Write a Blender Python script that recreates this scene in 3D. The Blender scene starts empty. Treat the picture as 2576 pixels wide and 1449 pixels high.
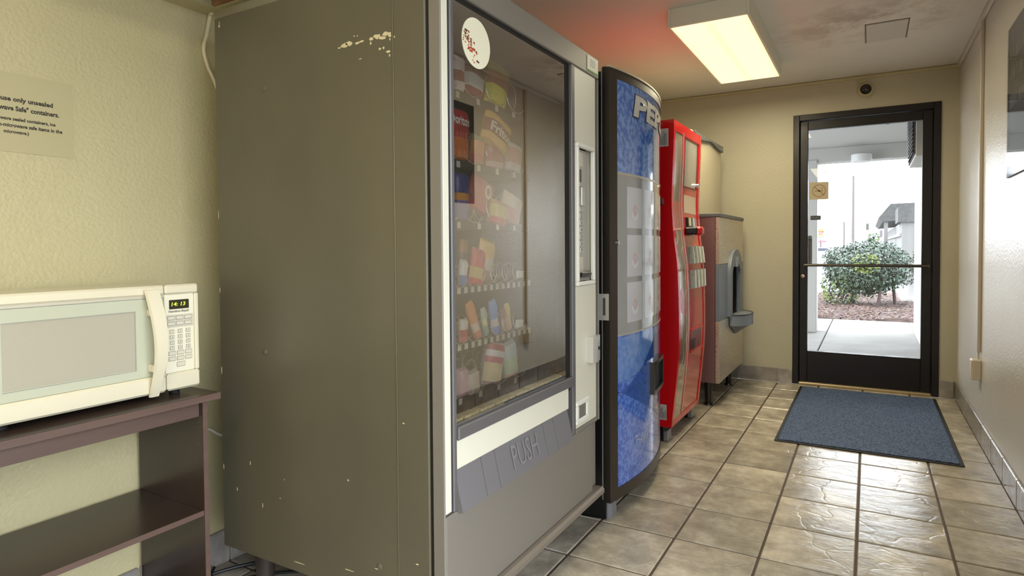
import bpy, bmesh, math, random
from mathutils import Vector, Matrix
random.seed(7)
S = bpy.context.scene
COL = S.collection

# ------------------------------------------------------------------ camera
cam_d = bpy.data.cameras.new('camera')
cam = bpy.data.objects.new('camera', cam_d)
COL.objects.link(cam)
RX = Vector((0.87533313, 0.48348267, -0.0060354))
RD = Vector((0.00698713, -0.02512894, -0.9996598))
RF = Vector((-0.48346985, 0.87499317, -0.02537435))
mw = Matrix((RX, -RD, -RF)).transposed().to_4x4()
mw.translation = Vector((0.94575, -1.64512, 1.11321))
cam.matrix_world = mw
cam_d.sensor_width = 36.0
cam_d.sensor_fit = 'HORIZONTAL'
cam_d.lens = 1523.1 * 36 / 2576
cam_d.shift_x = -0.02139
cam_d.shift_y = -0.02517
cam_d.clip_start = 0.02
cam_d.clip_end = 600
S.camera = cam

# ------------------------------------------------------------------ world, exposure
S.view_settings.view_transform = 'Standard'
S.view_settings.look = 'None'
S.view_settings.gamma = 1.0
S.view_settings.use_curve_mapping = False
S.view_settings.exposure = 0.0
W = bpy.data.worlds.new('sky')
S.world = W
W.use_nodes = True
nt = W.node_tree
nt.nodes.clear()
o_ = nt.nodes.new('ShaderNodeOutputWorld')
bg = nt.nodes.new('ShaderNodeBackground')
tc = nt.nodes.new('ShaderNodeTexCoord')
mp = nt.nodes.new('ShaderNodeMapping')
mp.inputs['Scale'].default_value = (1.0, 1.0, 3.2)
mp.inputs['Location'].default_value = (2.7, 1.1, 0.9)
nz = nt.nodes.new('ShaderNodeTexNoise')
nz.inputs['Scale'].default_value = 3.4
nz.inputs['Detail'].default_value = 5
cr = nt.nodes.new('ShaderNodeValToRGB')
cr.color_ramp.elements[0].position = 0.395
cr.color_ramp.elements[0].color = (0.063, 0.066, 0.077, 1)
cr.color_ramp.elements[1].position = 0.58
cr.color_ramp.elements[1].color = (0.87, 0.94, 1.0, 1)
nt.links.new(tc.outputs['Generated'], mp.inputs['Vector'])
nt.links.new(mp.outputs['Vector'], nz.inputs['Vector'])
nt.links.new(nz.outputs['Fac'], cr.inputs['Fac'])
nt.links.new(cr.outputs['Color'], bg.inputs['Color'])
nt.links.new(bg.outputs['Background'], o_.inputs['Surface'])
bg.inputs['Strength'].default_value = 13.0

LAMP_W = 30.0
LAMP_W2 = 22.0
LAMP_COL = (1.0, 0.90, 0.60)

# ------------------------------------------------------------------ helpers: materials
def lin(c):
    c = c / 255.0
    return c / 12.92 if c <= 0.04045 else ((c + 0.055) / 1.055) ** 2.4
def rgb(r, g, b):
    return (lin(r), lin(g), lin(b), 1.0)
MC = {}
def mat(name, col, rough=0.5, metal=0.0, bump=None, var=None, coat=0.0, emit=0.0, spec=0.5, rvar=None, stretch=None, trans=0.0):
    """bump=(scale, strength, distance); var=(scale, rgb2, lo, hi); rvar=(scale, lo, hi)"""
    if name in MC:
        return MC[name]
    m = bpy.data.materials.new(name)
    m.use_nodes = True
    t = m.node_tree
    b = t.nodes['Principled BSDF']
    b.inputs['Base Color'].default_value = col
    b.inputs['Roughness'].default_value = rough
    b.inputs['Metallic'].default_value = metal
    b.inputs['Specular IOR Level'].default_value = spec
    b.inputs['Coat Weight'].default_value = coat
    b.inputs['Coat Roughness'].default_value = 0.06
    b.inputs['Transmission Weight'].default_value = trans
    if emit:
        b.inputs['Emission Color'].default_value = col
        b.inputs['Emission Strength'].default_value = emit
    vec = None
    if bump or var or rvar:
        c = t.nodes.new('ShaderNodeTexCoord')
        vec = c.outputs['Object']
        if stretch:
            q = t.nodes.new('ShaderNodeMapping')
            q.inputs['Scale'].default_value = stretch
            t.links.new(vec, q.inputs['Vector'])
            vec = q.outputs['Vector']
    def noise(scale, det=4):
        n = t.nodes.new('ShaderNodeTexNoise')
        n.inputs['Scale'].default_value = scale
        n.inputs['Detail'].default_value = det
        t.links.new(vec, n.inputs['Vector'])
        return n
    if var:
        n = noise(var[0], 5)
        r = t.nodes.new('ShaderNodeValToRGB')
        r.color_ramp.elements[0].position = var[2] if len(var) > 2 else 0.35
        r.color_ramp.elements[1].position = var[3] if len(var) > 3 else 0.65
        r.color_ramp.elements[0].color = col
        r.color_ramp.elements[1].color = var[1]
        t.links.new(n.outputs['Fac'], r.inputs['Fac'])
        t.links.new(r.outputs['Color'], b.inputs['Base Color'])
    if rvar:
        n = noise(rvar[0], 3)
        r = t.nodes.new('ShaderNodeMapRange')
        r.inputs['From Min'].default_value = 0.3
        r.inputs['From Max'].default_value = 0.7
        r.inputs['To Min'].default_value = rvar[1]
        r.inputs['To Max'].default_value = rvar[2]
        t.links.new(n.outputs['Fac'], r.inputs['Value'])
        t.links.new(r.outputs['Result'], b.inputs['Roughness'])
    if bump:
        n = noise(bump[0], 3)
        u = t.nodes.new('ShaderNodeBump')
        u.inputs['Strength'].default_value = bump[1]
        u.inputs['Distance'].default_value = bump[2]
        t.links.new(n.outputs['Fac'], u.inputs['Height'])
        t.links.new(u.outputs['Normal'], b.inputs['Normal'])
    MC[name] = m
    return m

def glass_mat(name, ior, add, tint=(1, 1, 1, 1), rough=0.0, haze=0.0):
    m = bpy.data.materials.new(name)
    m.use_nodes = True
    t = m.node_tree
    t.nodes.clear()
    o = t.nodes.new('ShaderNodeOutputMaterial')
    mx = t.nodes.new('ShaderNodeMixShader')
    tr = t.nodes.new('ShaderNodeBsdfTransparent')
    tr.inputs['Color'].default_value = tint
    gl = t.nodes.new('ShaderNodeBsdfGlossy')
    gl.inputs['Roughness'].default_value = rough
    fr = t.nodes.new('ShaderNodeFresnel')
    fr.inputs['IOR'].default_value = ior
    ge = t.nodes.new('ShaderNodeNewGeometry')
    a = t.nodes.new('ShaderNodeMath'); a.operation = 'ADD'; a.inputs[1].default_value = add; a.use_clamp = True
    inv = t.nodes.new('ShaderNodeMath'); inv.operation = 'SUBTRACT'; inv.inputs[0].default_value = 1.0
    mu = t.nodes.new('ShaderNodeMath'); mu.operation = 'MULTIPLY'
    t.links.new(fr.outputs['Fac'], a.inputs[0])
    t.links.new(ge.outputs['Backfacing'], inv.inputs[1])
    t.links.new(a.outputs[0], mu.inputs[0])
    t.links.new(inv.outputs[0], mu.inputs[1])
    t.links.new(mu.outputs[0], mx.inputs['Fac'])
    t.links.new(tr.outputs[0], mx.inputs[1])
    t.links.new(gl.outputs[0], mx.inputs[2])
    last = mx
    if haze:
        df = t.nodes.new('ShaderNodeBsdfDiffuse')
        df.inputs['Color'].default_value = (0.8, 0.82, 0.85, 1)
        m2 = t.nodes.new('ShaderNodeMixShader')
        m2.inputs['Fac'].default_value = haze
        t.links.new(mx.outputs[0], m2.inputs[1])
        t.links.new(df.outputs[0], m2.inputs[2])
        last = m2
    t.links.new(last.outputs[0], o.inputs['Surface'])
    MC[name] = m
    return m

# ------------------------------------------------------------------ helpers: geometry
class M:
    def __init__(s):
        s.v = []; s.f = []; s.mi = []
    def add(s, vs, fs, mi=0):
        n = len(s.v)
        s.v += [tuple(q) for q in vs]
        for f in fs:
            s.f.append(tuple(i + n for i in f)); s.mi.append(mi)
        return s
    def box(s, x0, x1, y0, y1, z0, z1, mi=0):
        return s.add([(x, y, z) for x in (x0, x1) for y in (y0, y1) for z in (z0, z1)],
                     [(0, 1, 3, 2), (4, 6, 7, 5), (0, 4, 5, 1), (2, 3, 7, 6), (0, 2, 6, 4), (1, 5, 7, 3)], mi)
    def bev(s, x0, x1, y0, y1, z0, z1, b=0.003, mi=0):
        """chamfered box"""
        b = min(b, (x1 - x0) * .49, (y1 - y0) * .49, (z1 - z0) * .49)
        c = ((x0, x1), (y0, y1), (z0, z1)); vs = []; idx = {}
        for i in (0, 1):
            for j in (0, 1):
                for k in (0, 1):
                    p = (c[0][i], c[1][j], c[2][k]); sg = (1 - 2 * i, 1 - 2 * j, 1 - 2 * k)
                    for a in range(3):
                        q = [p[d] + (0 if d == a else sg[d] * b) for d in range(3)]
                        idx[(i, j, k, a)] = len(vs); vs.append(q)
        fs = []
        for a in range(3):
            for e in (0, 1):
                o = [d for d in range(3) if d != a]
                ring = []
                for (u, w) in ((0, 0), (1, 0), (1, 1), (0, 1)):
                    t = [0, 0, 0]; t[a] = e; t[o[0]] = u; t[o[1]] = w
                    ring.append(idx[(t[0], t[1], t[2], a)])
                fs.append(ring)
        for a in range(3):
            o = [d for d in range(3) if d != a]
            for u in (0, 1):
                for w in (0, 1):
                    t0 = [0, 0, 0]; t0[o[0]] = u; t0[o[1]] = w; t1 = list(t0); t1[a] = 1
                    fs.append([idx[tuple(t0) + (o[0],)], idx[tuple(t1) + (o[0],)], idx[tuple(t1) + (o[1],)], idx[tuple(t0) + (o[1],)]])
        for i in (0, 1):
            for j in (0, 1):
                for k in (0, 1):
                    fs.append([idx[(i, j, k, a)] for a in range(3)])
        return s.add(vs, fs, mi)
    def frame(s, x0, x1, y0, y1, z0, z1, wy, wz, b=0.002, mi=0):
        """rectangular frame in the YZ plane, depth along X"""
        s.bev(x0, x1, y0, y1, z1 - wz, z1, b, mi); s.bev(x0, x1, y0, y1, z0, z0 + wz, b, mi)
        s.bev(x0, x1, y0, y0 + wy, z0 + wz, z1 - wz, b, mi); s.bev(x0, x1, y1 - wy, y1, z0 + wz, z1 - wz, b, mi)
        return s
    def cyl(s, p0, p1, r0, r1=None, n=16, mi=0):
        r1 = r0 if r1 is None else r1
        p0 = Vector(p0); p1 = Vector(p1); d = (p1 - p0).normalized()
        a = d.orthogonal().normalized(); b = d.cross(a)
        vs = []
        for p, r in ((p0, r0), (p1, r1)):
            for i in range(n):
                t = 2 * math.pi * i / n
                vs.append(p + a * (r * math.cos(t)) + b * (r * math.sin(t)))
        fs = [(i, (i + 1) % n, n + (i + 1) % n, n + i) for i in range(n)]
        fs += [tuple(range(n))[::-1], tuple(range(n, 2 * n))]
        return s.add(vs, fs, mi)
    def tube(s, pts, r, n=8, mi=0):
        pts = [Vector(p) for p in pts]
        up = None; vs = []; fs = []
        for i, p in enumerate(pts):
            d = (pts[min(i + 1, len(pts) - 1)] - pts[max(i - 1, 0)])
            d = d.normalized() if d.length > 1e-9 else Vector((0, 0, 1))
            a = d.orthogonal().normalized() if up is None else (up - d * up.dot(d)).normalized()
            up = a; b = d.cross(a)
            for k in range(n):
                t = 2 * math.pi * k / n
                vs.append(p + a * (r * math.cos(t)) + b * (r * math.sin(t)))
        for i in range(len(pts) - 1):
            for k in range(n):
                fs.append((i * n + k, i * n + (k + 1) % n, (i + 1) * n + (k + 1) % n, (i + 1) * n + k))
        fs += [tuple(range(n))[::-1], tuple(range((len(pts) - 1) * n, len(pts) * n))]
        return s.add(vs, fs, mi)
    def lathe(s, prof, c, axis='z', n=24, mi=0):
        """prof: (radius, height) list"""
        vs = []; fs = []
        for (r, h) in prof:
            for k in range(n):
                t = 2 * math.pi * k / n; a, b = r * math.cos(t), r * math.sin(t)
                if axis == 'z': vs.append((c[0] + a, c[1] + b, c[2] + h))
                elif axis == 'y': vs.append((c[0] + a, c[1] + h, c[2] + b))
                else: vs.append((c[0] + h, c[1] + a, c[2] + b))
        for i in range(len(prof) - 1):
            for k in range(n):
                fs.append((i * n + k, i * n + (k + 1) % n, (i + 1) * n + (k + 1) % n, (i + 1) * n + k))
        fs += [tuple(range(n)), tuple(range((len(prof) - 1) * n, len(prof) * n))[::-1]]
        return s.add(vs, fs, mi)
    def prism(s, poly, f, d0, d1, mi=0):
        """poly: 2-D outline; f(u, v, d) -> xyz"""
        n = len(poly)
        vs = [f(u, v, d0) for u, v in poly] + [f(u, v, d1) for u, v in poly]
        fs = [(i, (i + 1) % n, n + (i + 1) % n, n + i) for i in range(n)] + [tuple(range(n))[::-1], tuple(range(n, 2 * n))]
        return s.add(vs, fs, mi)
    def slab(s, f, us, vs_, d0, d1, mi=0, mfun=None):
        """curved slab: f(u, v, d) sampled on a grid, between offsets d0 (back) and d1 (front)"""
        nu, nv = len(us), len(vs_)
        V = [f(u, v, d) for d in (d0, d1) for u in us for v in vs_]
        N = nu * nv; F = []; MI = []
        for i in range(nu - 1):
            for j in range(nv - 1):
                a, b, c, e = i * nv + j, (i + 1) * nv + j, (i + 1) * nv + j + 1, i * nv + j + 1
                F.append((N + a, N + b, N + c, N + e)); MI.append(mfun(i, j) if mfun else mi)
                F.append((a, e, c, b)); MI.append(mi)
        for i in range(nu - 1):
            for j in (0, nv - 1):
                a, b = i * nv + j, (i + 1) * nv + j
                F.append((a, b, N + b, N + a)); MI.append(mi)
        for j in range(nv - 1):
            for i in (0, nu - 1):
                a, b = i * nv + j, i * nv + j + 1
                F.append((a, b, N + b, N + a)); MI.append(mi)
        n0 = len(s.v)
        s.v += [tuple(q) for q in V]
        s.f += [tuple(k + n0 for k in q) for q in F]; s.mi += MI
        return s

ORG = {}
def org(p):
    return Vector((0, 0, 0)) if p is None else ORG[p.name]
def link_mesh(m, name, mats, origin, smooth=True):
    me = bpy.data.meshes.new(name)
    me.from_pydata([(x - origin[0], y - origin[1], z - origin[2]) for x, y, z in m.v], [], m.f)
    if not isinstance(mats, (list, tuple)): mats = [mats]
    for q in mats: me.materials.append(q)
    if len(mats) > 1: me.polygons.foreach_set('material_index', m.mi)
    bm = bmesh.new(); bm.from_mesh(me); bmesh.ops.recalc_face_normals(bm, faces=bm.faces); bm.to_mesh(me); bm.free()
    if smooth:
        me.polygons.foreach_set('use_smooth', [True] * len(me.polygons))
        me.set_sharp_from_angle(angle=math.radians(35))
    me.update()
    ob = bpy.data.objects.new(name, me)
    COL.objects.link(ob)
    return ob
def tag(o, label=None, cat=None, group=None, kind=None):
    if label: o['label'] = label
    if cat: o['category'] = cat
    if group: o['group'] = group
    if kind: o['kind'] = kind
    return o
def thing(name, label, cat, loc, group=None, kind=None):
    o = bpy.data.objects.new(name, None); COL.objects.link(o)
    o.location = loc; o.empty_display_size = .05
    ORG[o.name] = Vector(loc)
    return tag(o, label, cat, group, kind)
def part(m, name, mats, parent, label=None, smooth=True, kind=None):
    og = org(parent)
    o = link_mesh(m, name, mats, og, smooth)
    o.parent = parent
    ORG[o.name] = og
    return tag(o, label, None, None, kind)
def solo(m, name, mats, label, cat, loc=None, group=None, kind=None, smooth=True):
    if loc is None:
        xs, ys, zs = zip(*m.v); loc = ((min(xs) + max(xs)) / 2, (min(ys) + max(ys)) / 2, min(zs))
    o = link_mesh(m, name, mats, Vector(loc), smooth)
    o.location = loc; ORG[o.name] = Vector(loc)
    return tag(o, label, cat, group, kind)
def struct(m, name, mats, smooth=False, label=None, cat=None):
    o = link_mesh(m, name, mats, Vector((0, 0, 0)), smooth)
    ORG[o.name] = Vector((0, 0, 0))
    o['kind'] = 'structure'
    return tag(o, label, cat)

TC = {}
def text(m, s, f, w=None, h=None, bold=0.0, mi=0, d=0.0006, shear=0.0, align='l'):
    """flat lettering: f(u, v, d) maps text plane to world; w or h fixes the size"""
    key = (s, bold, shear)
    if key not in TC:
        c = bpy.data.curves.new('lettering', 'FONT'); c.body = s; c.size = 1; c.offset = bold; c.shear = shear
        c.resolution_u = 2
        ob = bpy.data.objects.new('lettering_source', c); COL.objects.link(ob)
        dg = bpy.context.evaluated_depsgraph_get(); dg.update()
        me = bpy.data.meshes.new_from_object(ob.evaluated_get(dg))
        TC[key] = ([tuple(v.co) for v in me.vertices], [tuple(p.vertices) for p in me.polygons])
        bpy.data.objects.remove(ob); bpy.data.curves.remove(c); bpy.data.meshes.remove(me)
    V, F = TC[key]
    x0, x1 = min(v[0] for v in V), max(v[0] for v in V); y0, y1 = min(v[1] for v in V), max(v[1] for v in V)
    if w and h: sx, sy = w / (x1 - x0), h / (y1 - y0)
    elif w: sx = sy = w / (x1 - x0)
    else: sx = sy = h / (y1 - y0)
    W_ = (x1 - x0) * sx
    ox = {'l': 0, 'r': -W_, 'c': -W_ / 2}[align]
    m.add([f((v[0] - x0) * sx + ox, (v[1] - y0) * sy, d) for v in V], F, mi)
    return m

# ------------------------------------------------------------------ materials
WALL = mat('wall paint', rgb(190, 180, 142), .42, bump=(95, .55, .004), var=(1.6, rgb(183, 173, 134)))
WALLR = mat('glossy wall paint', rgb(208, 204, 196), .28, spec=1.0, bump=(80, .5, .0035), var=(1.6, rgb(200, 195, 184)))
CEIL = mat('ceiling paint', rgb(205, 200, 190), .6, bump=(60, .35, .004), var=(2.1, rgb(196, 189, 176)))
WHITE = mat('white enamel', rgb(226, 222, 206), .35)
GROUT = mat('grout', rgb(84, 68, 56), .75, bump=(160, .4, .002))
BLACK = mat('black enamel', rgb(14, 14, 15), .3)
BLACKM = mat('black matte', rgb(12, 12, 13), .75)
CHROME = mat('chrome', rgb(205, 205, 205), .18, 1.0)
STEEL = mat('brushed steel', rgb(190, 186, 178), .34, 1.0, rvar=(40, .26, .42), stretch=(1, 1, 14))

def tile_mat(name, c1, c2, c3):
    m = bpy.data.materials.new(name); m.use_nodes = True
    t = m.node_tree; b = t.nodes['Principled BSDF']
    tcn = t.nodes.new('ShaderNodeTexCoord'); oi = t.nodes.new('ShaderNodeObjectInfo')
    ad = t.nodes.new('ShaderNodeVectorMath'); ad.operation = 'ADD'
    sc = t.nodes.new('ShaderNodeVectorMath'); sc.operation = 'SCALE'; sc.inputs['Scale'].default_value = 37.0
    cb = t.nodes.new('ShaderNodeCombineXYZ')
    for k in ('X', 'Y', 'Z'): t.links.new(oi.outputs['Random'], cb.inputs[k])
    t.links.new(cb.outputs[0], sc.inputs[0])
    t.links.new(tcn.outputs['Object'], ad.inputs[0]); t.links.new(sc.outputs[0], ad.inputs[1])
    n1 = t.nodes.new('ShaderNodeTexNoise'); n1.inputs['Scale'].default_value = 7; n1.inputs['Detail'].default_value = 7; n1.inputs['Roughness'].default_value = .65
    t.links.new(ad.outputs[0], n1.inputs['Vector'])
    r = t.nodes.new('ShaderNodeValToRGB')
    e = r.color_ramp.elements; e[0].position = .34; e[0].color = c1; e[1].position = .68; e[1].color = c2
    x = r.color_ramp.elements.new(.52); x.color = c3
    t.links.new(n1.outputs['Fac'], r.inputs['Fac'])
    hs = t.nodes.new('ShaderNodeHueSaturation')
    mr = t.nodes.new('ShaderNodeMapRange'); mr.inputs['To Min'].default_value = .80; mr.inputs['To Max'].default_value = 1.20
    t.links.new(oi.outputs['Random'], mr.inputs['Value']); t.links.new(mr.outputs['Result'], hs.inputs['Value'])
    t.links.new(r.outputs['Color'], hs.inputs['Color']); t.links.new(hs.outputs['Color'], b.inputs['Base Color'])
    # slate relief: stretched ridges plus clefts
    mp_ = t.nodes.new('ShaderNodeMapping'); mp_.inputs['Rotation'].default_value = (0, 0, .5); mp_.inputs['Scale'].default_value = (1, 2.2, 1)
    t.links.new(ad.outputs[0], mp_.inputs['Vector'])
    n2 = t.nodes.new('ShaderNodeTexNoise'); n2.inputs['Scale'].default_value = 9; n2.inputs['Detail'].default_value = 8; n2.inputs['Roughness'].default_value = .6
    n2.inputs['Distortion'].default_value = .6
    t.links.new(mp_.outputs[0], n2.inputs['Vector'])
    n3 = t.nodes.new('ShaderNodeTexVoronoi'); n3.feature = 'DISTANCE_TO_EDGE'; n3.inputs['Scale'].default_value = 3.1
    nd = t.nodes.new('ShaderNodeTexNoise'); nd.inputs['Scale'].default_value = 6
    t.links.new(ad.outputs[0], nd.inputs['Vector'])
    a2 = t.nodes.new('ShaderNodeVectorMath'); a2.operation = 'MULTIPLY_ADD'; a2.inputs[1].default_value = (.35, .35, .35)
    t.links.new(nd.outputs['Color'], a2.inputs[0]); t.links.new(ad.outputs[0], a2.inputs[2]); t.links.new(a2.outputs[0], n3.inputs['Vector'])
    sm = t.nodes.new('ShaderNodeMapRange'); sm.inputs['From Max'].default_value = .035; sm.inputs['To Max'].default_value = .22
    t.links.new(n3.outputs['Distance'], sm.inputs['Value'])
    sumn = t.nodes.new('ShaderNodeMath'); sumn.operation = 'ADD'
    t.links.new(n2.outputs['Fac'], sumn.inputs[0]); t.links.new(sm.outputs['Result'], sumn.inputs[1])
    bu = t.nodes.new('ShaderNodeBump'); bu.inputs['Strength'].default_value = .4; bu.inputs['Distance'].default_value = .006
    t.links.new(sumn.outputs[0], bu.inputs['Height']); t.links.new(bu.outputs['Normal'], b.inputs['Normal'])
    rr = t.nodes.new('ShaderNodeMapRange'); rr.inputs['To Min'].default_value = .10; rr.inputs['To Max'].default_value = .28
    t.links.new(n2.outputs['Fac'], rr.inputs['Value']); t.links.new(rr.outputs['Result'], b.inputs['Roughness'])
    b.inputs['Specular IOR Level'].default_value = .6
    MC[name] = m
    return m
TILE = tile_mat('slate tile', rgb(146, 138, 127), rgb(208, 199, 184), rgb(177, 168, 153))
TILEB = tile_mat('slate base tile', rgb(122, 116, 112), rgb(160, 154, 148), rgb(140, 134, 129))

# ------------------------------------------------------------------ room shell
XL, XR, YF, YN, ZC = -1.05, 1.507, 3.62, -3.2, 2.40
T = 0.3048
struct(M().box(XL - .15, XR + .15, YN - .15, YF, -.12, -.004), 'floor', GROUT)
floor = bpy.data.objects['floor']
tile_meshes = {}
def put_tile(x0, x1, y0, y1, parent, name='tile', mt=TILE):
    w, d = round(x1 - x0, 4), round(y1 - y0, 4)
    if (w, d) not in tile_meshes:
        mm = M().bev(-w / 2, w / 2, -d / 2, d / 2, -.008, 0, .003)
        ob = link_mesh(mm, name, mt, Vector((0, 0, 0)), True)
        tile_meshes[(w, d)] = ob.data
    else:
        ob = bpy.data.objects.new(name, tile_meshes[(w, d)]); COL.objects.link(ob)
    ob.parent = parent
    ob.location = ((x0 + x1) / 2, (y0 + y1) / 2, random.uniform(-.0007, .0007))
    ob.rotation_euler = (random.uniform(-.0016, .0016), random.uniform(-.0016, .0016), 0)
g = .0045
for i in range(-4, 5):
    for j in range(-11, 12):
        x0, x1 = max(i * T + g, XL + .002), min((i + 1) * T - g, XR - .012)
        y0, y1 = max(j * T + g, YN + .01), min((j + 1) * T - g, YF - .012)
        if x1 - x0 > .02 and y1 - y0 > .02: put_tile(x0, x1, y0, y1, floor)

DX0, DX1, DZ = .415, 1.400, 2.145
wl = struct(M().box(XL - .15, XL, YN - .15, YF + .15, 0, ZC), 'wall_left', WALL)
# unseen opening added in the right wall behind the camera for fill daylight
OY0, OY1, OZ = -2.7, -.45, 2.10
wr = struct(M().box(XR, XR + .15, OY1, YF + .15, 0, ZC).box(XR, XR + .15, YN - .15, OY0, 0, ZC).box(XR, XR + .15, OY0, OY1, OZ, ZC), 'wall_right', WALLR)
wb = struct(M().box(XL, DX0, YF, YF + .15, 0, ZC).box(DX1, XR, YF, YF + .15, 0, ZC).box(DX0, DX1, YF, YF + .15, DZ, ZC), 'wall_back', mat('back wall paint', rgb(184, 177, 156), .42, bump=(95, .5, .004), var=(1.6, rgb(178, 171, 149))))
wf = struct(M().box(XL, XR, YN - .15, YN, 0, ZC), 'wall_front', WALL)
def ceil_mat():
    m = bpy.data.materials.new('stained ceiling'); m.use_nodes = True
    t = m.node_tree; b = t.nodes['Principled BSDF']; b.inputs['Roughness'].default_value = .6
    c = t.nodes.new('ShaderNodeTexCoord')
    n = t.nodes.new('ShaderNodeTexNoise'); n.inputs['Scale'].default_value = 3.6; n.inputs['Detail'].default_value = 9; n.inputs['Roughness'].default_value = .7
    mp_ = t.nodes.new('ShaderNodeMapping'); mp_.inputs['Scale'].default_value = (1, 1.0, 1)
    t.links.new(c.outputs['Object'], mp_.inputs[0]); t.links.new(mp_.outputs[0], n.inputs['Vector'])
    # water stain centred round the access hatch
    sp = t.nodes.new('ShaderNodeVectorMath'); sp.operation = 'DISTANCE'; sp.inputs[1].default_value = (.92, 2.42, 2.40)
    t.links.new(c.outputs['Object'], sp.inputs[0])
    mr = t.nodes.new('ShaderNodeMapRange'); mr.inputs['From Min'].default_value = .15; mr.inputs['From Max'].default_value = .58; mr.inputs['To Min'].default_value = .62; mr.inputs['To Max'].default_value = 0
    t.links.new(sp.outputs['Value'], mr.inputs['Value'])
    mu = t.nodes.new('ShaderNodeMath'); mu.operation = 'MULTIPLY'
    rp = t.nodes.new('ShaderNodeValToRGB'); rp.color_ramp.elements[0].position = .46; rp.color_ramp.elements[1].position = .6
    t.links.new(n.outputs['Fac'], rp.inputs['Fac']); t.links.new(rp.outputs['Color'], mu.inputs[0]); t.links.new(mr.outputs['Result'], mu.inputs[1])
    mx = t.nodes.new('ShaderNodeMix'); mx.data_type = 'RGBA'
    mx.inputs['A'].default_value = rgb(228, 224, 218); mx.inputs['B'].default_value = rgb(150, 128, 112)
    t.links.new(mu.outputs[0], mx.inputs['Factor']); t.links.new(mx.outputs['Result'], b.inputs['Base Color'])
    n2 = t.nodes.new('ShaderNodeTexNoise'); n2.inputs['Scale'].default_value = 60
    t.links.new(c.outputs['Object'], n2.inputs['Vector'])
    bu = t.nodes.new('ShaderNodeBump'); bu.inputs['Strength'].default_value = .35; bu.inputs['Distance'].default_value = .004
    t.links.new(n2.outputs['Fac'], bu.inputs['Height']); t.links.new(bu.outputs['Normal'], b.inputs['Normal'])
    return m
struct(M().box(XL - .15, XR + .15, YN - .15, YF + .15, ZC, ZC + .12), 'ceiling', ceil_mat())

# lowered soffit over the microwave corner, its open end edged in raw wood
SOX = -.75
sfm = M().box(XL, SOX, YN, -.62, 1.915, ZC).box(XL, -.965, -.62, -.355, 1.915, ZC).box(-.78, SOX, -.62, -.355, 1.915, ZC).box(-.965, -.78, -.372, -.355, 1.915, ZC)
sf = struct(sfm, 'trim_1', WALL, label='lowered soffit over the microwave shelf')
part(M().bev(-.9645, -.7805, -.384, -.3725, 1.919, 1.99, .001), 'edge_board', mat('raw wood', rgb(150, 110, 74), .7, var=(14, rgb(120, 84, 54))), sf)
part(M().bev(-.9645, -.7805, -.619, -.385, 1.985, 1.995, .001), 'recess_panel', mat('teal insulation', rgb(150, 168, 160), .8), sf)

# baseboards made of cut tile
def base_run(name, n0, n1, fn):
    root = None
    k = math.floor(n0 / T)
    while k * T < n1:
        a, b = max(k * T + .003, n0), min((k + 1) * T - .003, n1)
        if b - a > .015:
            if root is None:
                root = bpy.data.objects.new(name, None); COL.objects.link(root); ORG[root.name] = Vector((0, 0, 0)); root['kind'] = 'structure'
            part(fn(a, b), 'base_tile', TILEB, root)
        k += 1
base_run('baseboard_right.001', YN, OY0, lambda a, b: M().bev(XR - .012, XR - .0005, a, b, .0, .125, .003))
base_run('baseboard_right', OY1, YF - .012, lambda a, b: M().bev(XR - .012, XR - .0005, a, b, .0, .125, .003))
base_run('baseboard_left', YN, YF, lambda a, b: M().bev(XL + .0005, XL + .012, a, b, .0, .12, .003))
base_run('baseboard_back', XL + .015, DX0 - .001, lambda a, b: M().bev(a, b, YF - .012, YF - .0005, .0, .115, .003))
base_run('baseboard_back.001', DX1 + .001, XR - .014, lambda a, b: M().bev(a, b, YF - .012, YF - .0005, .0, .125, .003))

# ceiling-edge raceway on the right wall
struct(M().bev(XR - .014, XR, YN, YF, 2.362, 2.392, .003).box(XR - .02, XR, YN, YF, 2.392, ZC), 'trim_2', WALLR)
struct(M().bev(DX0 - 1.3, XR, YF - .012, YF, 2.374, 2.394, .003), 'trim_3', WALL)

# ------------------------------------------------------------------ ceiling lamps
LENS = bpy.data.materials.new('lamp lens'); LENS.use_nodes = True
t = LENS.node_tree; b = t.nodes['Principled BSDF']
b.inputs['Base Color'].default_value = rgb(250, 240, 205)
b.inputs['Emission Strength'].default_value = 1.0
b.inputs['Roughness'].default_value = .3
c = t.nodes.new('ShaderNodeTexCoord'); sx = t.nodes.new('ShaderNodeSeparateXYZ'); t.links.new(c.outputs['Object'], sx.inputs[0])
# two tubes behind the lens: brighter along two lines
def tube_glow(cx, wid):
    s1 = t.nodes.new('ShaderNodeMath'); s1.operation = 'SUBTRACT'; s1.inputs[1].default_value = cx; t.links.new(sx.outputs['X'], s1.inputs[0])
    s2 = t.nodes.new('ShaderNodeMath'); s2.operation = 'ABSOLUTE'; t.links.new(s1.outputs[0], s2.inputs[0])
    s3 = t.nodes.new('ShaderNodeMapRange'); s3.inputs['From Min'].default_value = 0; s3.inputs['From Max'].default_value = wid; s3.inputs['To Min'].default_value = 1; s3.inputs['To Max'].default_value = 0
    t.links.new(s2.outputs[0], s3.inputs['Value']); return s3.outputs['Result']
am = t.nodes.new('ShaderNodeMath'); am.operation = 'MAXIMUM'
t.links.new(tube_glow(-.10, .12), am.inputs[0]); t.links.new(tube_glow(.10, .12), am.inputs[1])
rp = t.nodes.new('ShaderNodeValToRGB')
rp.color_ramp.elements[0].color = (1.0, .76, .42, 1); rp.color_ramp.elements[0].position = .0
rp.color_ramp.elements[1].color = (1.15, 1.0, .62, 1); rp.color_ramp.elements[1].position = .45
t.links.new(am.outputs[0], rp.inputs['Fac']); t.links.new(rp.outputs['Color'], b.inputs['Emission Color'])
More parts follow.
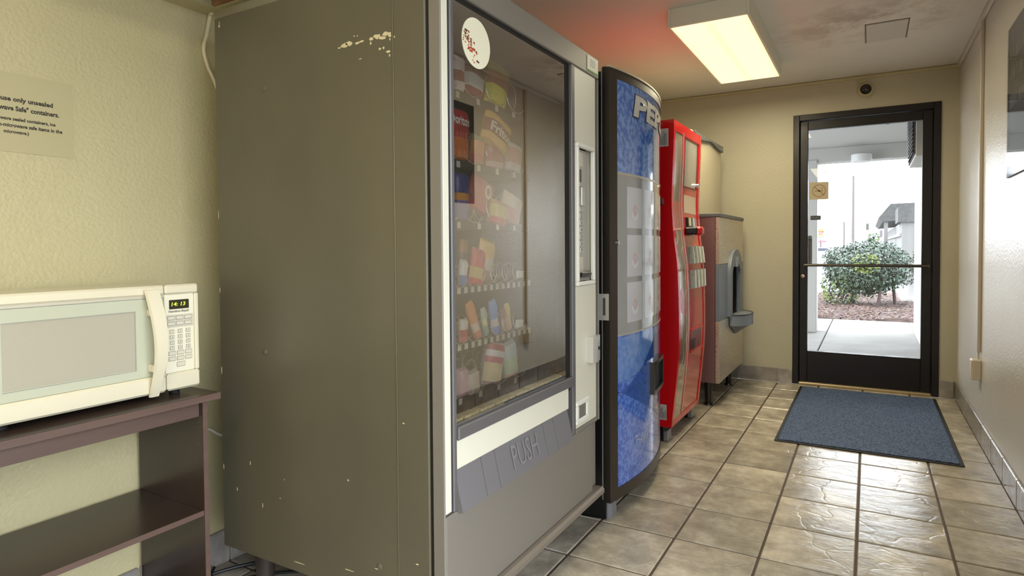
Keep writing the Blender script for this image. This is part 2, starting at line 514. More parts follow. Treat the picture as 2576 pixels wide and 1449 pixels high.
def ceiling_lamp(x0, x1, y0, y1, label, watts):
    cx, cy = (x0 + x1) / 2, (y0 + y1) / 2
    o = thing('ceiling_lamp', label, 'lamp', (cx, cy, ZC))
    hx0, hx1, hy0, hy1 = x0 - .014, x1 + .014, y0 - .016, y1 + .016
    m = M()
    m.bev(hx0, hx0 + .014, hy0, hy1, 2.300, ZC, .002); m.bev(hx1 - .014, hx1, hy0, hy1, 2.300, ZC, .002)
    m.bev(x0, x1, hy0, hy0 + .016, 2.300, ZC, .002); m.bev(x0, x1, hy1 - .016, hy1, 2.300, ZC, .002)
    m.box(x0, x1, y0, y1, ZC - .012, ZC)
    part(m, 'housing', WHITE, o)
    part(M().bev(x0 + .001, x1 - .001, y0 + .001, y1 - .001, 2.297, 2.303, .002), 'diffuser', LENS, o)
    L = bpy.data.lights.new('lamp_light', 'AREA'); L.shape = 'RECTANGLE'; L.size = x1 - x0; L.size_y = y1 - y0
    L.energy = watts; L.color = LAMP_COL
    lo = bpy.data.objects.new('lamp_light', L); COL.objects.link(lo); lo.parent = o
    lo.location = (0, 0, 2.29 - ZC)
    return o
ceiling_lamp(-.006, .390, 1.640, 2.930, 'lit boxy white fluorescent ceiling fixture with cream diffuser', LAMP_W)
ceiling_lamp(.15, .546, -2.6, -1.31, 'added second boxy white fluorescent ceiling fixture, unseen behind the camera', LAMP_W2)  # unseen fixture added behind the camera to light the front-facing panels

h = thing('access_hatch', 'square white access hatch set in the stained ceiling', 'hatch', (1.03, 2.605, ZC))
part(M().bev(.925, 1.137, 2.43, 2.78, 2.394, 2.3995, .002), 'hatch_panel', mat('hatch paint', rgb(206, 203, 196), .5), h)
hf = M(); hf.box(.918, .924, 2.423, 2.787, 2.397, 2.3998); hf.box(1.138, 1.144, 2.423, 2.787, 2.397, 2.3998); hf.box(.918, 1.144, 2.423, 2.429, 2.397, 2.3998); hf.box(.918, 1.144, 2.781, 2.787, 2.397, 2.3998)
part(hf, 'hatch_gap', mat('dark gap', rgb(126, 114, 102), .8), h)

# dome camera above the door
dc = thing('security_camera', 'small black dome security camera on the wall above the glass door', 'camera', (.92, YF, 2.285))
part(M().lathe([(.052, -.0005), (.056, -.006), (.056, -.018), (.046, -.03), (.04, -.031)], (.92, YF, 2.285), 'y'), 'mount', WALL, dc)
part(M().lathe([(.038, -.03), (.038, -.037), (.034, -.039), (.0335, -.034)], (.92, YF, 2.285), 'y'), 'ring', BLACK, dc)
part(M().lathe([(.033, -.034), (.031, -.046), (.024, -.056), (.013, -.062), (.002, -.0635)], (.92, YF, 2.285), 'y'), 'dome', mat('dome glass', rgb(6, 6, 8), .05, spec=.8), dc)
part(M().bev(.865, .925, YF - .016, YF - .0005, 2.343, 2.358, .002), 'cable_cover', WALL, dc)

# ------------------------------------------------------------------ glass door
BRONZE = mat('dark bronze frame', rgb(30, 26, 30), .38, .3, rvar=(12, .32, .45))
door = bpy.data.objects.new('door_1', None); COL.objects.link(door); ORG[door.name] = Vector((0, 0, 0)); door['kind'] = 'structure'
fm = M()
fm.bev(DX0, DX0 + .045, 3.608, 3.74, 0, DZ, .003); fm.bev(DX1 - .045, DX1, 3.608, 3.74, 0, DZ, .003); fm.bev(DX0 + .045, DX1 - .045, 3.608, 3.74, DZ - .047, DZ, .003)
fm.box(DX0 + .045, DX0 + .057, 3.69, 3.71, 0, DZ - .047).box(DX1 - .057, DX1 - .045, 3.69, 3.71, 0, DZ - .047)
part(fm, 'door_frame', BRONZE, door)
lf = M()
LX0, LX1, LZ0, LZ1 = DX0 + .049, DX1 - .049, .022, DZ - .051
lf.bev(LX0, .521, 3.635, 3.68, LZ0, LZ1, .003); lf.bev(1.288, LX1, 3.635, 3.68, LZ0, LZ1, .003)
lf.bev(.521, 1.288, 3.635, 3.68, 2.026, LZ1, .003); lf.bev(.521, 1.288, 3.635, 3.68, LZ0, .268, .003)
part(lf, 'door_leaf', BRONZE, door)
DGL = glass_mat('door glass', 1.45, .0, haze=.008)
part(M().box(.521, 1.288, 3.655, 3.661, .268, 2.026), 'glass_pane', DGL, door)
part(M().cyl((.505, 3.585, .956), (1.325, 3.585, .956), .011, n=14).cyl((.505, 3.585, .956), (.505, 3.636, .956), .012, n=12).cyl((1.325, 3.585, .956), (1.325, 3.636, .956), .012, n=12), 'push_bar', mat('bronze bar', rgb(92, 84, 78), .3, .8), door)
part(M().lathe([(.015, 0), (.015, -.008), (.008, -.01)], (.487, 3.635, .866), 'y', 16), 'lock_cylinder', mat('brass', rgb(190, 160, 140), .3, 1.0), door)
part(M().bev(.52, .548, 3.70, 3.73, .95, 1.19, .006).bev(.524, .545, 3.66, 3.72, 1.16, 1.185, .004).bev(.524, .545, 3.66, 3.72, .955, .98, .004), 'pull_handle', mat('grey handle', rgb(92, 92, 92), .4, .4), door)
part(M().bev(DX0 + .045, DX1 - .045, 3.60, 3.75, -.003, .02, .006), 'threshold', mat('aluminium threshold', rgb(178, 160, 128), .4, .7), door)

STK = mat('tan sticker', rgb(176, 164, 138), .6)
ns = thing('no_smoking_sticker', 'square tan no-smoking sticker on the glass of the door', 'sticker', (.60, 3.654, 1.475))
part(M().box(.531, .668, 3.6535, 3.655, 1.475, 1.612), 'backing', STK, ns)
pr = M(); cx, cz = .6, 1.5435
PRT = mat('faded sticker print', rgb(150, 120, 92), .6)
n = 32
for k in range(n):
    a0, a1 = 2 * math.pi * k / n, 2 * math.pi * (k + 1) / n
    pr.add([(cx + r * math.cos(a), 3.653, cz + r * math.sin(a)) for a in (a0, a1) for r in (.043, .050)], [(0, 1, 3, 2)])
pr.add([(cx + x, 3.653, cz + z) for x, z in ((-.036, .03), (-.03, .036), (.036, -.03), (.03, -.036))], [(0, 1, 2, 3)])
pr.add([(cx + x, 3.653, cz + z) for x, z in ((-.03, -.006), (.028, -.006), (.028, .004), (-.03, .004))], [(0, 1, 2, 3)])
pr.add([(cx + x, 3.653, cz + z) for x, z in ((.012, .01), (.03, .02), (.027, .025), (.01, .016))], [(0, 1, 2, 3)])
part(pr, 'cigarette_symbol', PRT, ns, smooth=False)
ps = thing('push_sticker', 'narrow black sticker with pale lettering on the door glass', 'sticker', (.576, 3.654, 1.312))
part(M().box(.540, .614, 3.6535, 3.655, 1.314, 1.347), 'backing', mat('black sticker', rgb(40, 42, 44), .5), ps)
part(text(M(), 'PUSH', lambda u, v, d: (.549 + u, 3.653 - d, 1.3225 + v), w=.056, h=.016, bold=.02), 'lettering', mat('pale print', rgb(120, 124, 126), .6), ps)

# ------------------------------------------------------------------ right wall fittings
oc = thing('outlet_box', 'beige surface outlet box low on the right wall with vertical raceway above', 'outlet', (XR, 2.57, .345))
BEI = mat('beige plastic', rgb(196, 184, 166), .4)
part(M().bev(XR - .045, XR - .0005, 2.53, 2.605, .345, .46, .004), 'box', BEI, oc)
part(M().bev(XR - .048, XR - .0445, 2.533, 2.602, .349, .456, .002), 'cover_plate', mat('pale plate', rgb(206, 198, 184), .35), oc)
part(M().bev(XR - .018, XR - .0005, 2.557, 2.582, .50, 2.362, .003), 'raceway', mat('raceway paint', rgb(190, 178, 164), .4), oc)
part(M().cyl((XR - .01, 2.57, .46), (XR - .01, 2.57, .50), .005, n=10), 'conduit_stub', BEI, oc)

wn = thing('wall_notice', 'dark glossy notice board under acrylic on the right wall', 'sign', (XR, 1.5, 1.415))
part(M().bev(XR - .008, XR - .0005, 1.0, 1.85, 1.415, 2.088, .002), 'board', mat('dark print', rgb(66, 70, 76), .5, var=(5, rgb(52, 56, 62))), wn)
part(M().bev(XR - .011, XR - .008, 1.0, 1.85, 1.415, 2.088, .001), 'acrylic_cover', glass_mat('acrylic', 1.5, .0), wn)
nm = M(); rr_ = random.Random(3)
for row, z in enumerate((1.93, 1.84, 1.72)):
    y = 1.80
    while y > 1.05:
        w = rr_.uniform(.012, .03)
        nm.box(XR - .0085, XR - .0079, y - w * .6, y, z, z + .05)
        y -= w + rr_.choice((.006, .006, .02))
part(nm, 'faded_print', mat('faded letters', rgb(104, 106, 104), .6), wn, kind='stuff')

# ------------------------------------------------------------------ floor mat
fmn = thing('door_mat', 'blue carpet mat with black rubber border lying before the glass door', 'mat', (.928, 2.76, 0))
part(M().bev(.482, 1.376, 2.007, 3.517, .0012, .0065, .003), 'rubber_border', mat('black rubber', rgb(26, 28, 34), .6), fmn)
CARP = mat('blue carpet', rgb(52, 70, 106), .9, bump=(380, .9, .004), var=(110, rgb(112, 132, 164), .38, .68))
part(M().bev(.502, 1.356, 2.027, 3.497, .006, .0115, .003), 'carpet', CARP, fmn)

# ------------------------------------------------------------------ snack machine
X0, XB, XF = -.853, -.018, .030
Y0, Y1, Z0, Z1 = -.452, .537, .165, 1.832
BROWN = mat('dark brown vinyl steel', rgb(98, 92, 75), .34, var=(3, rgb(88, 83, 69), .3, .7), bump=(220, .12, .001), rvar=(5, .3, .46), stretch=(1, 1, .5))
FRAME = mat('grey brown door paint', rgb(118, 112, 105), .38, bump=(200, .1, .001))
GREYF = mat('satin grey trim', rgb(100, 98, 99), .34, .2)
CREAMP = mat('cream panel', rgb(214, 211, 194), .4)
DARK = mat('dark interior', rgb(30, 29, 29), .6)
DGAP = mat('dark gap black', rgb(20, 19, 18), .6)
sm = thing('snack_machine', 'tall dark brown snack vending machine with glass front, nearest the camera', 'vending machine', ((X0 + XF) / 2, (Y0 + Y1) / 2, 0))
m = M()
m.bev(X0, -.122, Y0, Y0 + .012, Z0, Z1, .003)
m.bev(-.1215, XB, Y0, Y0 + .014, Z0, Z1, .003)
m.bev(X0, XB, Y1 - .012, Y1, Z0, Z1, .003)
m.bev(X0, XB, Y0 + .012, Y1 - .012, Z1 - .012, Z1, .003)
m.bev(X0, XB, Y0 + .012, Y1 - .012, Z0, Z0 + .012, .003)
m.bev(X0, X0 + .012, Y0 + .012, Y1 - .012, Z0 + .012, Z1 - .012, .003)
part(m, 'cabinet', BROWN, sm)
part(M().bev(-.124, -.1195, Y0 - .0012, Y0 + .002, Z0 + .005, Z1 - .003, .0005), 'seam_strip', mat('seam metal', rgb(112, 106, 88), .35, .5), sm)
part(M().box(XB, -.008, Y0 + .006, Y0 + .02, Z0, Z1 - .004), 'door_gap', DGAP, sm)
m = M(); rc = random.Random(11)
def chip(x, z, w, h, k=9):
    pts = []
    for i in range(k):
        a = 2 * math.pi * i / k; r = rc.uniform(.55, 1.1)
        pts.append((x + w / 2 * r * math.cos(a), z + h / 2 * r * math.sin(a)))
    m.prism(pts, lambda u, v, d: (u, Y0 - d, v), -.0002, .0005)
for a in ((-.292, 1.657, .032, .014), (-.275, 1.661, .026, .016), (-.245, 1.656, .022, .010), (-.228, 1.658, .02, .006), (-.196, 1.658, .016, .010), (-.175, 1.661, .028, .014), (-.158, 1.655, .026, .012), (-.146, 1.664, .026, .016),
          (-.132, 1.659, .014, .018), (-.197, 1.648, .006, .010), (-.131, 1.647, .006, .008), (-.165, 1.628, .010, .007), (-.153, 1.629, .006, .008), (-.137, 1.617, .016, .009), (-.133, 1.607, .006, .008), (-.235, 1.613, .012, .004),
          (-.31, 1.654, .012, .005), (-.255, 1.676, .006, .004), (-.244, 1.675, .004, .004), (-.116, 1.651, .004, .006), (-.827, 1.806, .008, .010), (-.826, 1.815, .003, .01),
          (-.715, .452, .003, .016), (-.78, .36, .004, .013), (-.66, .332, .003, .016), (-.30, .475, .006, .007), (-.56, .43, .004, .004), (-.58, .37, .004, .004), (-.848, 1.22, .003, .03), (-.848, .98, .003, .02), (-.847, .73, .004, .03), (-.846, .42, .004, .02), (-.1, .66, .008, .004), (-.06, .302, .009, .004),
          (-.20, .255, .02, .003), (-.3, .225, .05, .003), (-.5, .195, .05, .0025)):
    chip(*a)
part(m, 'paint_chips', mat('bare primer', rgb(206, 194, 158), .6), sm, smooth=False, kind='stuff')
for x, z in ((-.62, 1.586), (-.635, .803), (-.189, .264)):
    part(M().lathe([(.009, 0), (.0085, -.002), (.005, -.0035), (.001, -.004)], (x, Y0, z), 'y', 14), 'rivet', BROWN, sm)
for x in (X0 + .08, -.14):
    for y in (Y0 + .09, Y1 - .09):
        part(M().cyl((x, y, .02), (x, y, Z0 + .002), .026, .034, 18).cyl((x, y, .0005), (x, y, .022), .034, .030, 18), 'leg', mat('dark leg', rgb(70, 62, 58), .45, .3), sm)

# door: frame pieces round the window
m = M()
def P(y0, y1, z0, z1, x0=-.008, x1=XF, b=.003, mi=0): m.bev(x0, x1, y0, y1, z0, z1, b, mi)
P(Y0, Y0 + .006, .178, 1.832); P(Y0 + .006, Y1, 1.757, 1.832); P(Y0 + .006, .466, .178, .437); P(-.445, .300, .437, .442, x1=.02)
P(.466, Y1, .178, .437, x1=.012); P(.323, .514, .437, .452); P(.530, Y1, .437, 1.757)
part(m, 'door_frame', FRAME, sm)
m = M(); P(.514, .530, .437, 1.757, x1=.020); P(-.420, -.411, .443, 1.757, x1=.016); P(.247, .297, .600, 1.757, x1=.018)
P(.266, .300, .437, .60, x1=.004)
P(-.403, .247, 1.738, 1.757, x1=.021)
part(m, 'dark_strip', DGAP, sm)  # dark strips between the door pieces
m = M(); P(Y0 + .006, -.420, .443, 1.757, x1=.0285); part(m, 'side_strip', CREAMP, sm, label='cream strip down the left edge')
m = M(); P(-.411, -.395, .437, 1.757, x1=.0285); P(.297, .3235, .437, 1.757, x1=.0285); P(-.395, .297, .618, .652, x0=-.02, x1=.034); P(-.395, .25, .652, .658, x0=.0, x1=.022, b=.001)
part(m, 'window_frame', GREYF, sm)
m = M(); P(-.400, .272, .540, .618, x1=.024); part(m, 'band_panel', CREAMP, sm, label='blank cream band under the window')
m = M(); P(.3235, .514, .452, .9705, x1=.026); P(.3235, .514, 1.4865, 1.757, x1=.026); P(.3235, .332, .9705, 1.4865, x1=.026); P(.49, .514, .9705, 1.4865, x1=.026)
part(m, 'selector_panel', CREAMP, sm)
part(M().bev(-.012, XF + .022, Y0, Y1, .148, .178, .008), 'kick_trim', mat('scuffed aluminium', rgb(158, 150, 142), .4, .7), sm)
part(M().bev(.018, .023, -.397, .249, .656, 1.740, .001), 'glass_pane', glass_mat('vending glass', 2.05, .42), sm)

# delivery flap: hinged at its top, proud at its bottom
m = M()
ys = [-.400, -.283, -.215, .073, .148, .262]
for a, b in zip(ys[:-1], ys[1:]):
    m.prism([(.006, .540), (.022, .540), (.046, .437), (.034, .434), (.004, .45)], lambda u, v, d: (u, d, v), a + .0012, b - .0012)
fl = part(m, 'delivery_flap', mat('grey plastic flap', rgb(106, 104, 107), .42, bump=(180, .1, .001)), sm)
nrm = Vector((.103, 0, .024)).normalized()
def flapf(u, v, d):
    k = v / .103
    return (.022 + .024 * (1 - k) + nrm.x * d, u, .437 + v + nrm.z * d)
part(text(M(), 'PUSH', lambda u, v, d: flapf(-.135 + u, .022 + v, d + .0008), w=.155, h=.068, d=.002), 'lettering', mat('flap letters', rgb(122, 120, 123), .35), fl)

# selector: white bezel with display, keypad, bill slot
part(M().frame(.02, .036, .330, .490, .9705, 1.4865, .016, .015, .003), 'selector_bezel', mat('white bezel', rgb(222, 221, 214), .35), sm)
m = M(); m.box(-.004, .008, .346, .474, .985, 1.472)
sp = part(m, 'selector_plate', mat('pale grey plate', rgb(176, 172, 162), .45), sm)
part(M().bev(.008, .0095, .352, .42, 1.352, 1.40, .001), 'instruction_label', mat('brown label', rgb(98, 82, 76), .5), sp)
part(M().bev(.008, .0105, .35, .43, 1.41, 1.462, .001), 'price_label', mat('cream label', rgb(206, 198, 178), .5), sp)
part(M().bev(.008, .013, .36, .385, 1.296, 1.335, .002), 'display', BLACK, sp)
part(M().bev(.008, .022, .395, .425, 1.262, 1.335, .004), 'coin_slot', mat('silver coin slot', rgb(196, 192, 182), .3, .6), sp)
KEY = mat('grey key', rgb(188, 186, 178), .4); KT = mat('key print', rgb(60, 58, 56), .6)
ks = ['A1', 'B2', 'C3', 'D4', 'E5', 'F6', '7*', '890']
for r in range(7):
    z = 1.262 - r * .0255
    for c_, y in enumerate((.360, .395)):
        kb = part(M().bev(.008, .0145, y, y + .028, z - .020, z, .002), 'key', KEY, sp)
        ch = 'ABCDEFG'[r] if c_ == 0 else str((r + 1) % 10)
        part(text(M(), ch, lambda u, v, d: (.0146 + d, y + .009 + u, z - .016 + v), h=.012, bold=.03), 'key_print', KT, kb)
part(M().bev(.008, .011, .352, .43, 1.01, 1.075, .001), 'instruction_label', mat('cream label', rgb(206, 198, 178), .5), sp)
part(M().bev(.008, .03, .352, .455, 1.000, 1.022, .003).bev(.028, .034, .37, .455, 1.004, 1.018, .002), 'bill_slot', BLACK, sp)
lk = part(M().prism([(.026, .425), (.05, .43), (.056, .455), (.046, .505), (.026, .508)], lambda u, v, d: (u, v, d), .678, .775), 'lock_handle', mat('chrome plastic', rgb(210, 210, 208), .25, .5), sm, label='silver lock handle')
part(M().cyl((.05, .478, .728), (.0555, .48, .728), .007, n=14), 'keyhole', BLACKM, lk)
part(M().frame(.024, .034, .320, .428, .469, .553, .020, .018, .003), 'coin_return_frame', mat('white bezel', rgb(222, 221, 214), .35), sm)
part(M().box(.0265, .0285, .34, .408, .487, .535).box(.0285, .0295, .345, .372, .487, .535), 'coin_return_cup', mat('cup grey', rgb(112, 108, 100), .5), sm)

st = thing('rating_sticker', 'white sticker with green line on top right corner of the snack machine', 'sticker', (XF, .478, 1.768))
part(M().box(XF, XF + .0012, .430, .526, 1.768, 1.824), 'backing', mat('white sticker', rgb(222, 220, 208), .5), st)
m = M(); rs = random.Random(5)
for k in range(5):
    m.box(XF + .0011, XF + .0015, .452, .452 + rs.uniform(.03, .055), 1.788 + k * .006, 1.7895 + k * .006)
part(m, 'print_lines', mat('grey print', rgb(110, 112, 110), .6), st)
part(M().box(XF + .0011, XF + .0016, .43, .526, 1.768, 1.773), 'green_edge', mat('green print', rgb(126, 172, 60), .6), st)

ov = thing('round_sticker', 'round cream sticker with scattered red beans printed on the glass', 'sticker', (.0235, -.287, 1.592))
part(M().lathe([(.066, 0), (.066, .0009)], (.0232, -.287, 1.658), 'x', 40), 'backing', mat('cream sticker', rgb(226, 222, 198), .5), ov)
rb = random.Random(9)
BE = [mat('bean red', rgb(176, 70, 46), .5), mat('bean brown', rgb(86, 56, 42), .5), mat('bean tan', rgb(190, 150, 120), .5)]
m = M()
for k in range(70):
    tt = rb.random(); sp_ = .012 + .012 * tt
    y = -.338 + .040 * tt + rb.gauss(0, sp_ * .55); z = 1.672 - .052 * tt + rb.gauss(0, sp_ * .7)
    if (y + .287) ** 2 + (z - 1.658) ** 2 > .063 ** 2: continue
    r = rb.uniform(.002, .005)
    a0 = rb.random() * 6
    m.prism([(y + r * math.cos(a0 + q), z + r * .7 * math.sin(a0 + q)) for q in (0, 1, 2.1, 3.1, 4.2, 5.2)], lambda u, v, d: (d, u, v), .0240, .0244 + .00001 * k, 0 if tt > .45 and rb.random() < .75 else rb.choice((1, 1, 2)))
part(m, 'bean_print', BE, ov, smooth=False)

# interior: back, sides, trays, tags, coils
m = M(); m.box(-.60, -.595, -.40, .30, .45, 1.76).box(-.60, -.01, -.405, -.40, .45, 1.76).box(-.60, -.01, .30, .305, .45, 1.76).box(-.60, -.01, -.40, .30, 1.757, 1.762).box(-.60, -.02, -.40, .30, .44, .445)
part(m, 'interior_liner', DARK, sm)
TR = mat('tray metal', rgb(60, 58, 56), .45, .4); TAG = mat('price tag', rgb(216, 212, 196), .5)
COIL = mat('coil wire', rgb(196, 192, 176), .35, .6)
trays = [1.585, 1.375, 1.190, .990, .816, .650]
XT = -.15
def coil(yc, zc, r, pitch, turns=5, xs=XT + .012):
    pts = []
    nn = int(turns * 14)
    for i in range(nn + 1):
        a = 2 * math.pi * i / 14
        pts.append((xs - pitch * i / 14, yc + r * math.sin(a + 2.4), zc + r * math.cos(a + 2.4)))
    return M().tube(pts, .0021, 5)
wide = [-.325, -.19, -.055, .08, .212]
narrow = [-.355 + .0715 * i for i in range(9)]
for ti, z in enumerate(trays):
    m = M(); m.bev(-.59, XT, -.397, .297, z - .012, z - .006, .001); m.bev(XT - .004, XT + .004, -.397, .297, z - .022, z + .004, .001)
    tr = part(m, 'tray', TR, sm)
    cols = narrow if ti in (3, 4) else wide
    step = .0345 if ti in (3, 4) else .055
    y = -.37
    while y < .29:
        part(M().bev(XT + .004, XT + .0055, y, y + .018, z - .019, z + .000, .0005), 'price_tag', TAG, tr)
        y += step * 2 if ti not in (3, 4) else step * 1.05
    r = .032 if ti in (3, 4) else .052
    for yc in cols:
        if yc < -.24: continue
        part(coil(yc, z + r, r, .034 if ti in (3, 4) else .05, 5), 'coil', COIL, tr)
m = M(); rg = random.Random(2); y = -.38
pl = part(M().bev(-.03, .012, -.395, .25, .645, .652, .001), 'label_ledge', TR, sm)
while y < .23:
    w = rg.uniform(.026, .036)
    part(M().bev(-.024, .010, y, y + w, .652, .6645, .001), 'product_label', mat('yellowed label', rgb(222, 210, 160), .5), pl)
    y += w + rg.uniform(.003, .012)

# packaged snacks, each a thing of its own
FOIL = {}
def foil(c, rough=.3):
    k = 'foil %d %d %d' % c
    return mat(k, rgb(*c), rough, .0, bump=(38, .35, .004), spec=.6)
def pack(name, label, cat, y, z, w, h, d, bands, x=-.165, roll=0.0, pitch=0.0, words=None, wcol=(240, 238, 228), wz=.6, wh=.03, group=None):
    """pillow pack standing on z; bands: list of (fraction, rgb) from the bottom"""
    nu, nv = 10, 14
    Rm = Matrix.Rotation(roll, 3, 'X') @ Matrix.Rotation(pitch, 3, 'Y')
    base = Vector((x, y, z))
    fr = []; acc = 0
    for f_, c_ in bands: acc += f_; fr.append(acc)
    def loc(u, v, d_):
        bu = max(0, 1 - (2 * u - 1) ** 4) * max(0, 1 - (2 * v - 1) ** 6)
        pinch = 1 - .10 * (1 - abs(2 * v - 1)) * 0
        th = d / 2 * bu ** .5 + .0006
        zz = h * v
        if v < .001 or v > .999: zz += .0018 * (1 if int(u * nu + .5) % 2 else -1)
        p = Vector((th * d_ + .002 * math.sin(9 * u + 7 * v) * bu, (u - .5) * w * pinch, zz))
        return base + Rm @ p
    us = [i / nu for i in range(nu + 1)]; vs = [j / nv for j in range(nv + 1)]
    def mf(i, j):
        v = (j + .5) / nv
        for k, f_ in enumerate(fr):
            if v <= f_ + 1e-6: return k
        return len(fr) - 1
    m = M().slab(loc, us, vs, -1, 1, len(bands) - 1, mf)
    o = solo(m, name, [foil(c_) for f_, c_ in bands], label, cat, loc=tuple(base), group=group)
    if words:
        def tf(u, v, d_): return loc(.5 + (u) / w, wz + v / h, 1.0) + Rm @ Vector((d_ + .0005, 0, 0))
        part(text(M(), words, tf, w=w * .8, h=wh, bold=.03, align='c'), 'lettering', mat('pack print %d' % wcol[0], rgb(*wcol), .5), o)
    return o
t1, t2, t3, t4, t5, t6 = trays
pk = pack
pk('snack_bag', 'silver and red striped wrapper at left of the top tray', 'snack', -.045, t1, .10, .10, .05, [(.28, (168, 60, 76)), (.1, (235, 230, 225)), (.34, (206, 214, 204)), (.28, (90, 60, 52))], roll=-.15)
pk('snack_bag', 'white and red wrapper at left edge of the top tray', 'snack', -.125, t1, .06, .115, .045, [(.3, (225, 220, 214)), (.3, (150, 60, 60)), (.4, (232, 226, 220))])
pk('snack_bag', 'olive bag standing behind the striped wrapper on the top tray', 'snack', -.06, t1, .11, .165, .05, [(.6, (96, 92, 50)), (.4, (150, 150, 70))], x=-.24, roll=-.25)
pk('snack_bag', 'lime yellow bag with a brown top on the top tray', 'snack', .085, t1 - .003, .115, .155, .055, [(.16, (222, 220, 60)), (.28, (228, 226, 84)), (.26, (150, 92, 58)), (.30, (150, 146, 60))], roll=-.22)
pk('snack_bag', 'dark brown bag right of the lime yellow bag on the top tray', 'snack', .20, t1, .115, .15, .05, [(.5, (96, 82, 70)), (.5, (84, 74, 66))], x=-.20, roll=-.2)
pk('snack_bag', 'red and orange corn chip bag at left of the second tray', 'snack', -.14, t2, .13, .165, .055, [(.45, (226, 118, 50)), (.3, (196, 52, 44)), (.25, (206, 50, 56))], words='Doritos', wz=.66, wh=.03)
pk('snack_bag', 'small orange bag tucked right of the red and orange bag', 'snack', -.03, t2 - .002, .06, .10, .04, [(.35, (214, 120, 110)), (.4, (224, 150, 96)), (.25, (150, 146, 110))], x=-.16, roll=-.1)
pk('snack_bag', 'golden yellow corn chip bag tipped forward on the second tray', 'snack', .055, t2 + .065, .15, .11, .055, [(.25, (234, 190, 104)), (.45, (150, 72, 60)), (.30, (236, 190, 84))], x=-.15, roll=-.35, words='Fritos', wz=.34, wh=.034)
pk('snack_bag', 'dull red bag under the tipped golden bag', 'snack', .075, t2 - .002, .095, .085, .045, [(.3, (206, 170, 170)), (.7, (170, 92, 92))], x=-.158)
pk('snack_bag', 'pale salmon bag at right of the second tray', 'snack', .195, t2, .085, .105, .045, [(.25, (220, 206, 200)), (.5, (206, 138, 112)), (.25, (206, 206, 196))], x=-.16, roll=-.15)
pk('snack_bag', 'dark blue bag at left edge of the third tray', 'snack', -.125, t3, .075, .155, .05, [(.45, (120, 110, 160)), (.12, (224, 150, 40)), (.43, (44, 52, 130))], x=-.16)
o = pk('snack_bag', 'pink red bag with a round white emblem on the third tray', 'snack', .02, t3 + .035, .125, .12, .05, [(.2, (214, 92, 108)), (.5, (206, 110, 100)), (.3, (196, 104, 96))], x=-.19, roll=-.3)
em = M()
for k in range(24):
    a0, a1 = 2 * math.pi * k / 24, 2 * math.pi * (k + 1) / 24
    em.add([(-.160, .045 + r * math.cos(a) * .8, t3 + .105 + r * math.sin(a)) for a in (a0, a1) for r in (.014, .024)] + [(-.158, .045 + r * math.cos(a) * .8, t3 + .105 + r * math.sin(a)) for a in (a0, a1) for r in (.014, .024)], [(4, 5, 7, 6), (0, 2, 3, 1), (0, 1, 5, 4), (2, 6, 7, 3), (0, 4, 6, 2), (1, 3, 7, 5)])
part(em, 'round_emblem', mat('pack print cream', rgb(236, 230, 200), .5), o)
pk('snack_bag', 'yellow and red bag in front of the pink emblem bag', 'snack', .075, t3 - .004, .085, .085, .045, [(.3, (226, 92, 84)), (.5, (230, 212, 120)), (.2, (214, 170, 110))], x=-.152, roll=-.2)
pk('snack_bag', 'peach coloured bag at right of the third tray', 'snack', .19, t3, .115, .115, .05, [(.5, (226, 160, 140)), (.5, (236, 214, 184))], x=-.175, roll=-.3)
pk('candy_bar', 'upright blue and white candy bar at left of the fourth tray', 'candy', -.115, t4, .035, .085, .02, [(.4, (100, 130, 190)), (.6, (226, 226, 214))], x=-.155, roll=-.1)
pk('candy_bar', 'bright red candy bag on the fourth tray', 'candy', -.045, t4 - .004, .07, .125, .03, [(.22, (226, 60, 84)), (.3, (226, 200, 120)), (.48, (216, 54, 66))], x=-.158, roll=-.22)
pk('candy_bar', 'tall orange and yellow candy pouch on the fourth tray', 'candy', .055, t4, .085, .15, .03, [(.3, (190, 130, 100)), (.3, (226, 214, 196)), (.4, (238, 188, 76))], x=-.19, roll=-.18)
pk('candy_bar', 'slim brown candy bar behind the orange pouch on the fourth tray', 'candy', .015, t4, .04, .15, .02, [(.7, (150, 110, 80)), (.3, (196, 140, 70))], x=-.25, roll=-.1)
pk('candy_bar', 'dim violet candy bar at right of the fourth tray', 'candy', .135, t4, .06, .11, .02, [(.6, (120, 120, 170)), (.4, (170, 140, 140))], x=-.26, roll=-.25)
pk('candy_bar', 'red and white candy bar at left of the fifth tray', 'candy', -.115, t5, .036, .075, .02, [(.3, (226, 120, 110)), (.3, (196, 70, 70)), (.4, (232, 222, 206))], x=-.152)
pk('candy_bar', 'leaning orange candy bar on the fifth tray', 'candy', -.03, t5 - .004, .036, .14, .02, [(.3, (232, 130, 104)), (.2, (236, 214, 190)), (.5, (236, 150, 80))], x=-.152, roll=.42)
pk('candy_bar', 'green and cream chewing gum pack on the fifth tray', 'candy', .022, t5, .026, .10, .016, [(.4, (150, 190, 170)), (.25, (236, 232, 176)), (.35, (190, 206, 180))], x=-.158, roll=.2)
pk('candy_bar', 'light blue candy bar on the fifth tray', 'candy', .075, t5 - .002, .036, .125, .02, [(.3, (104, 150, 226)), (.2, (226, 214, 206)), (.5, (100, 164, 226))], x=-.152, roll=.22)
pk('candy_bar', 'slim rose candy bar right of the blue bar on the fifth tray', 'candy', .135, t5, .026, .085, .016, [(.6, (190, 140, 140)), (.4, (150, 90, 90))], x=-.16, roll=.1)
pk('candy_bar', 'yellow topped candy bar at right of the fifth tray', 'candy', .188, t5, .03, .10, .016, [(.6, (226, 190, 140)), (.4, (234, 206, 110))], x=-.17, roll=.2)
pk('paper_clip_tag', 'folded white paper tab in an empty coil of the fourth tray', 'paper', .225, t4 + .012, .05, .028, .012, [(1, (228, 228, 206))], x=-.145)
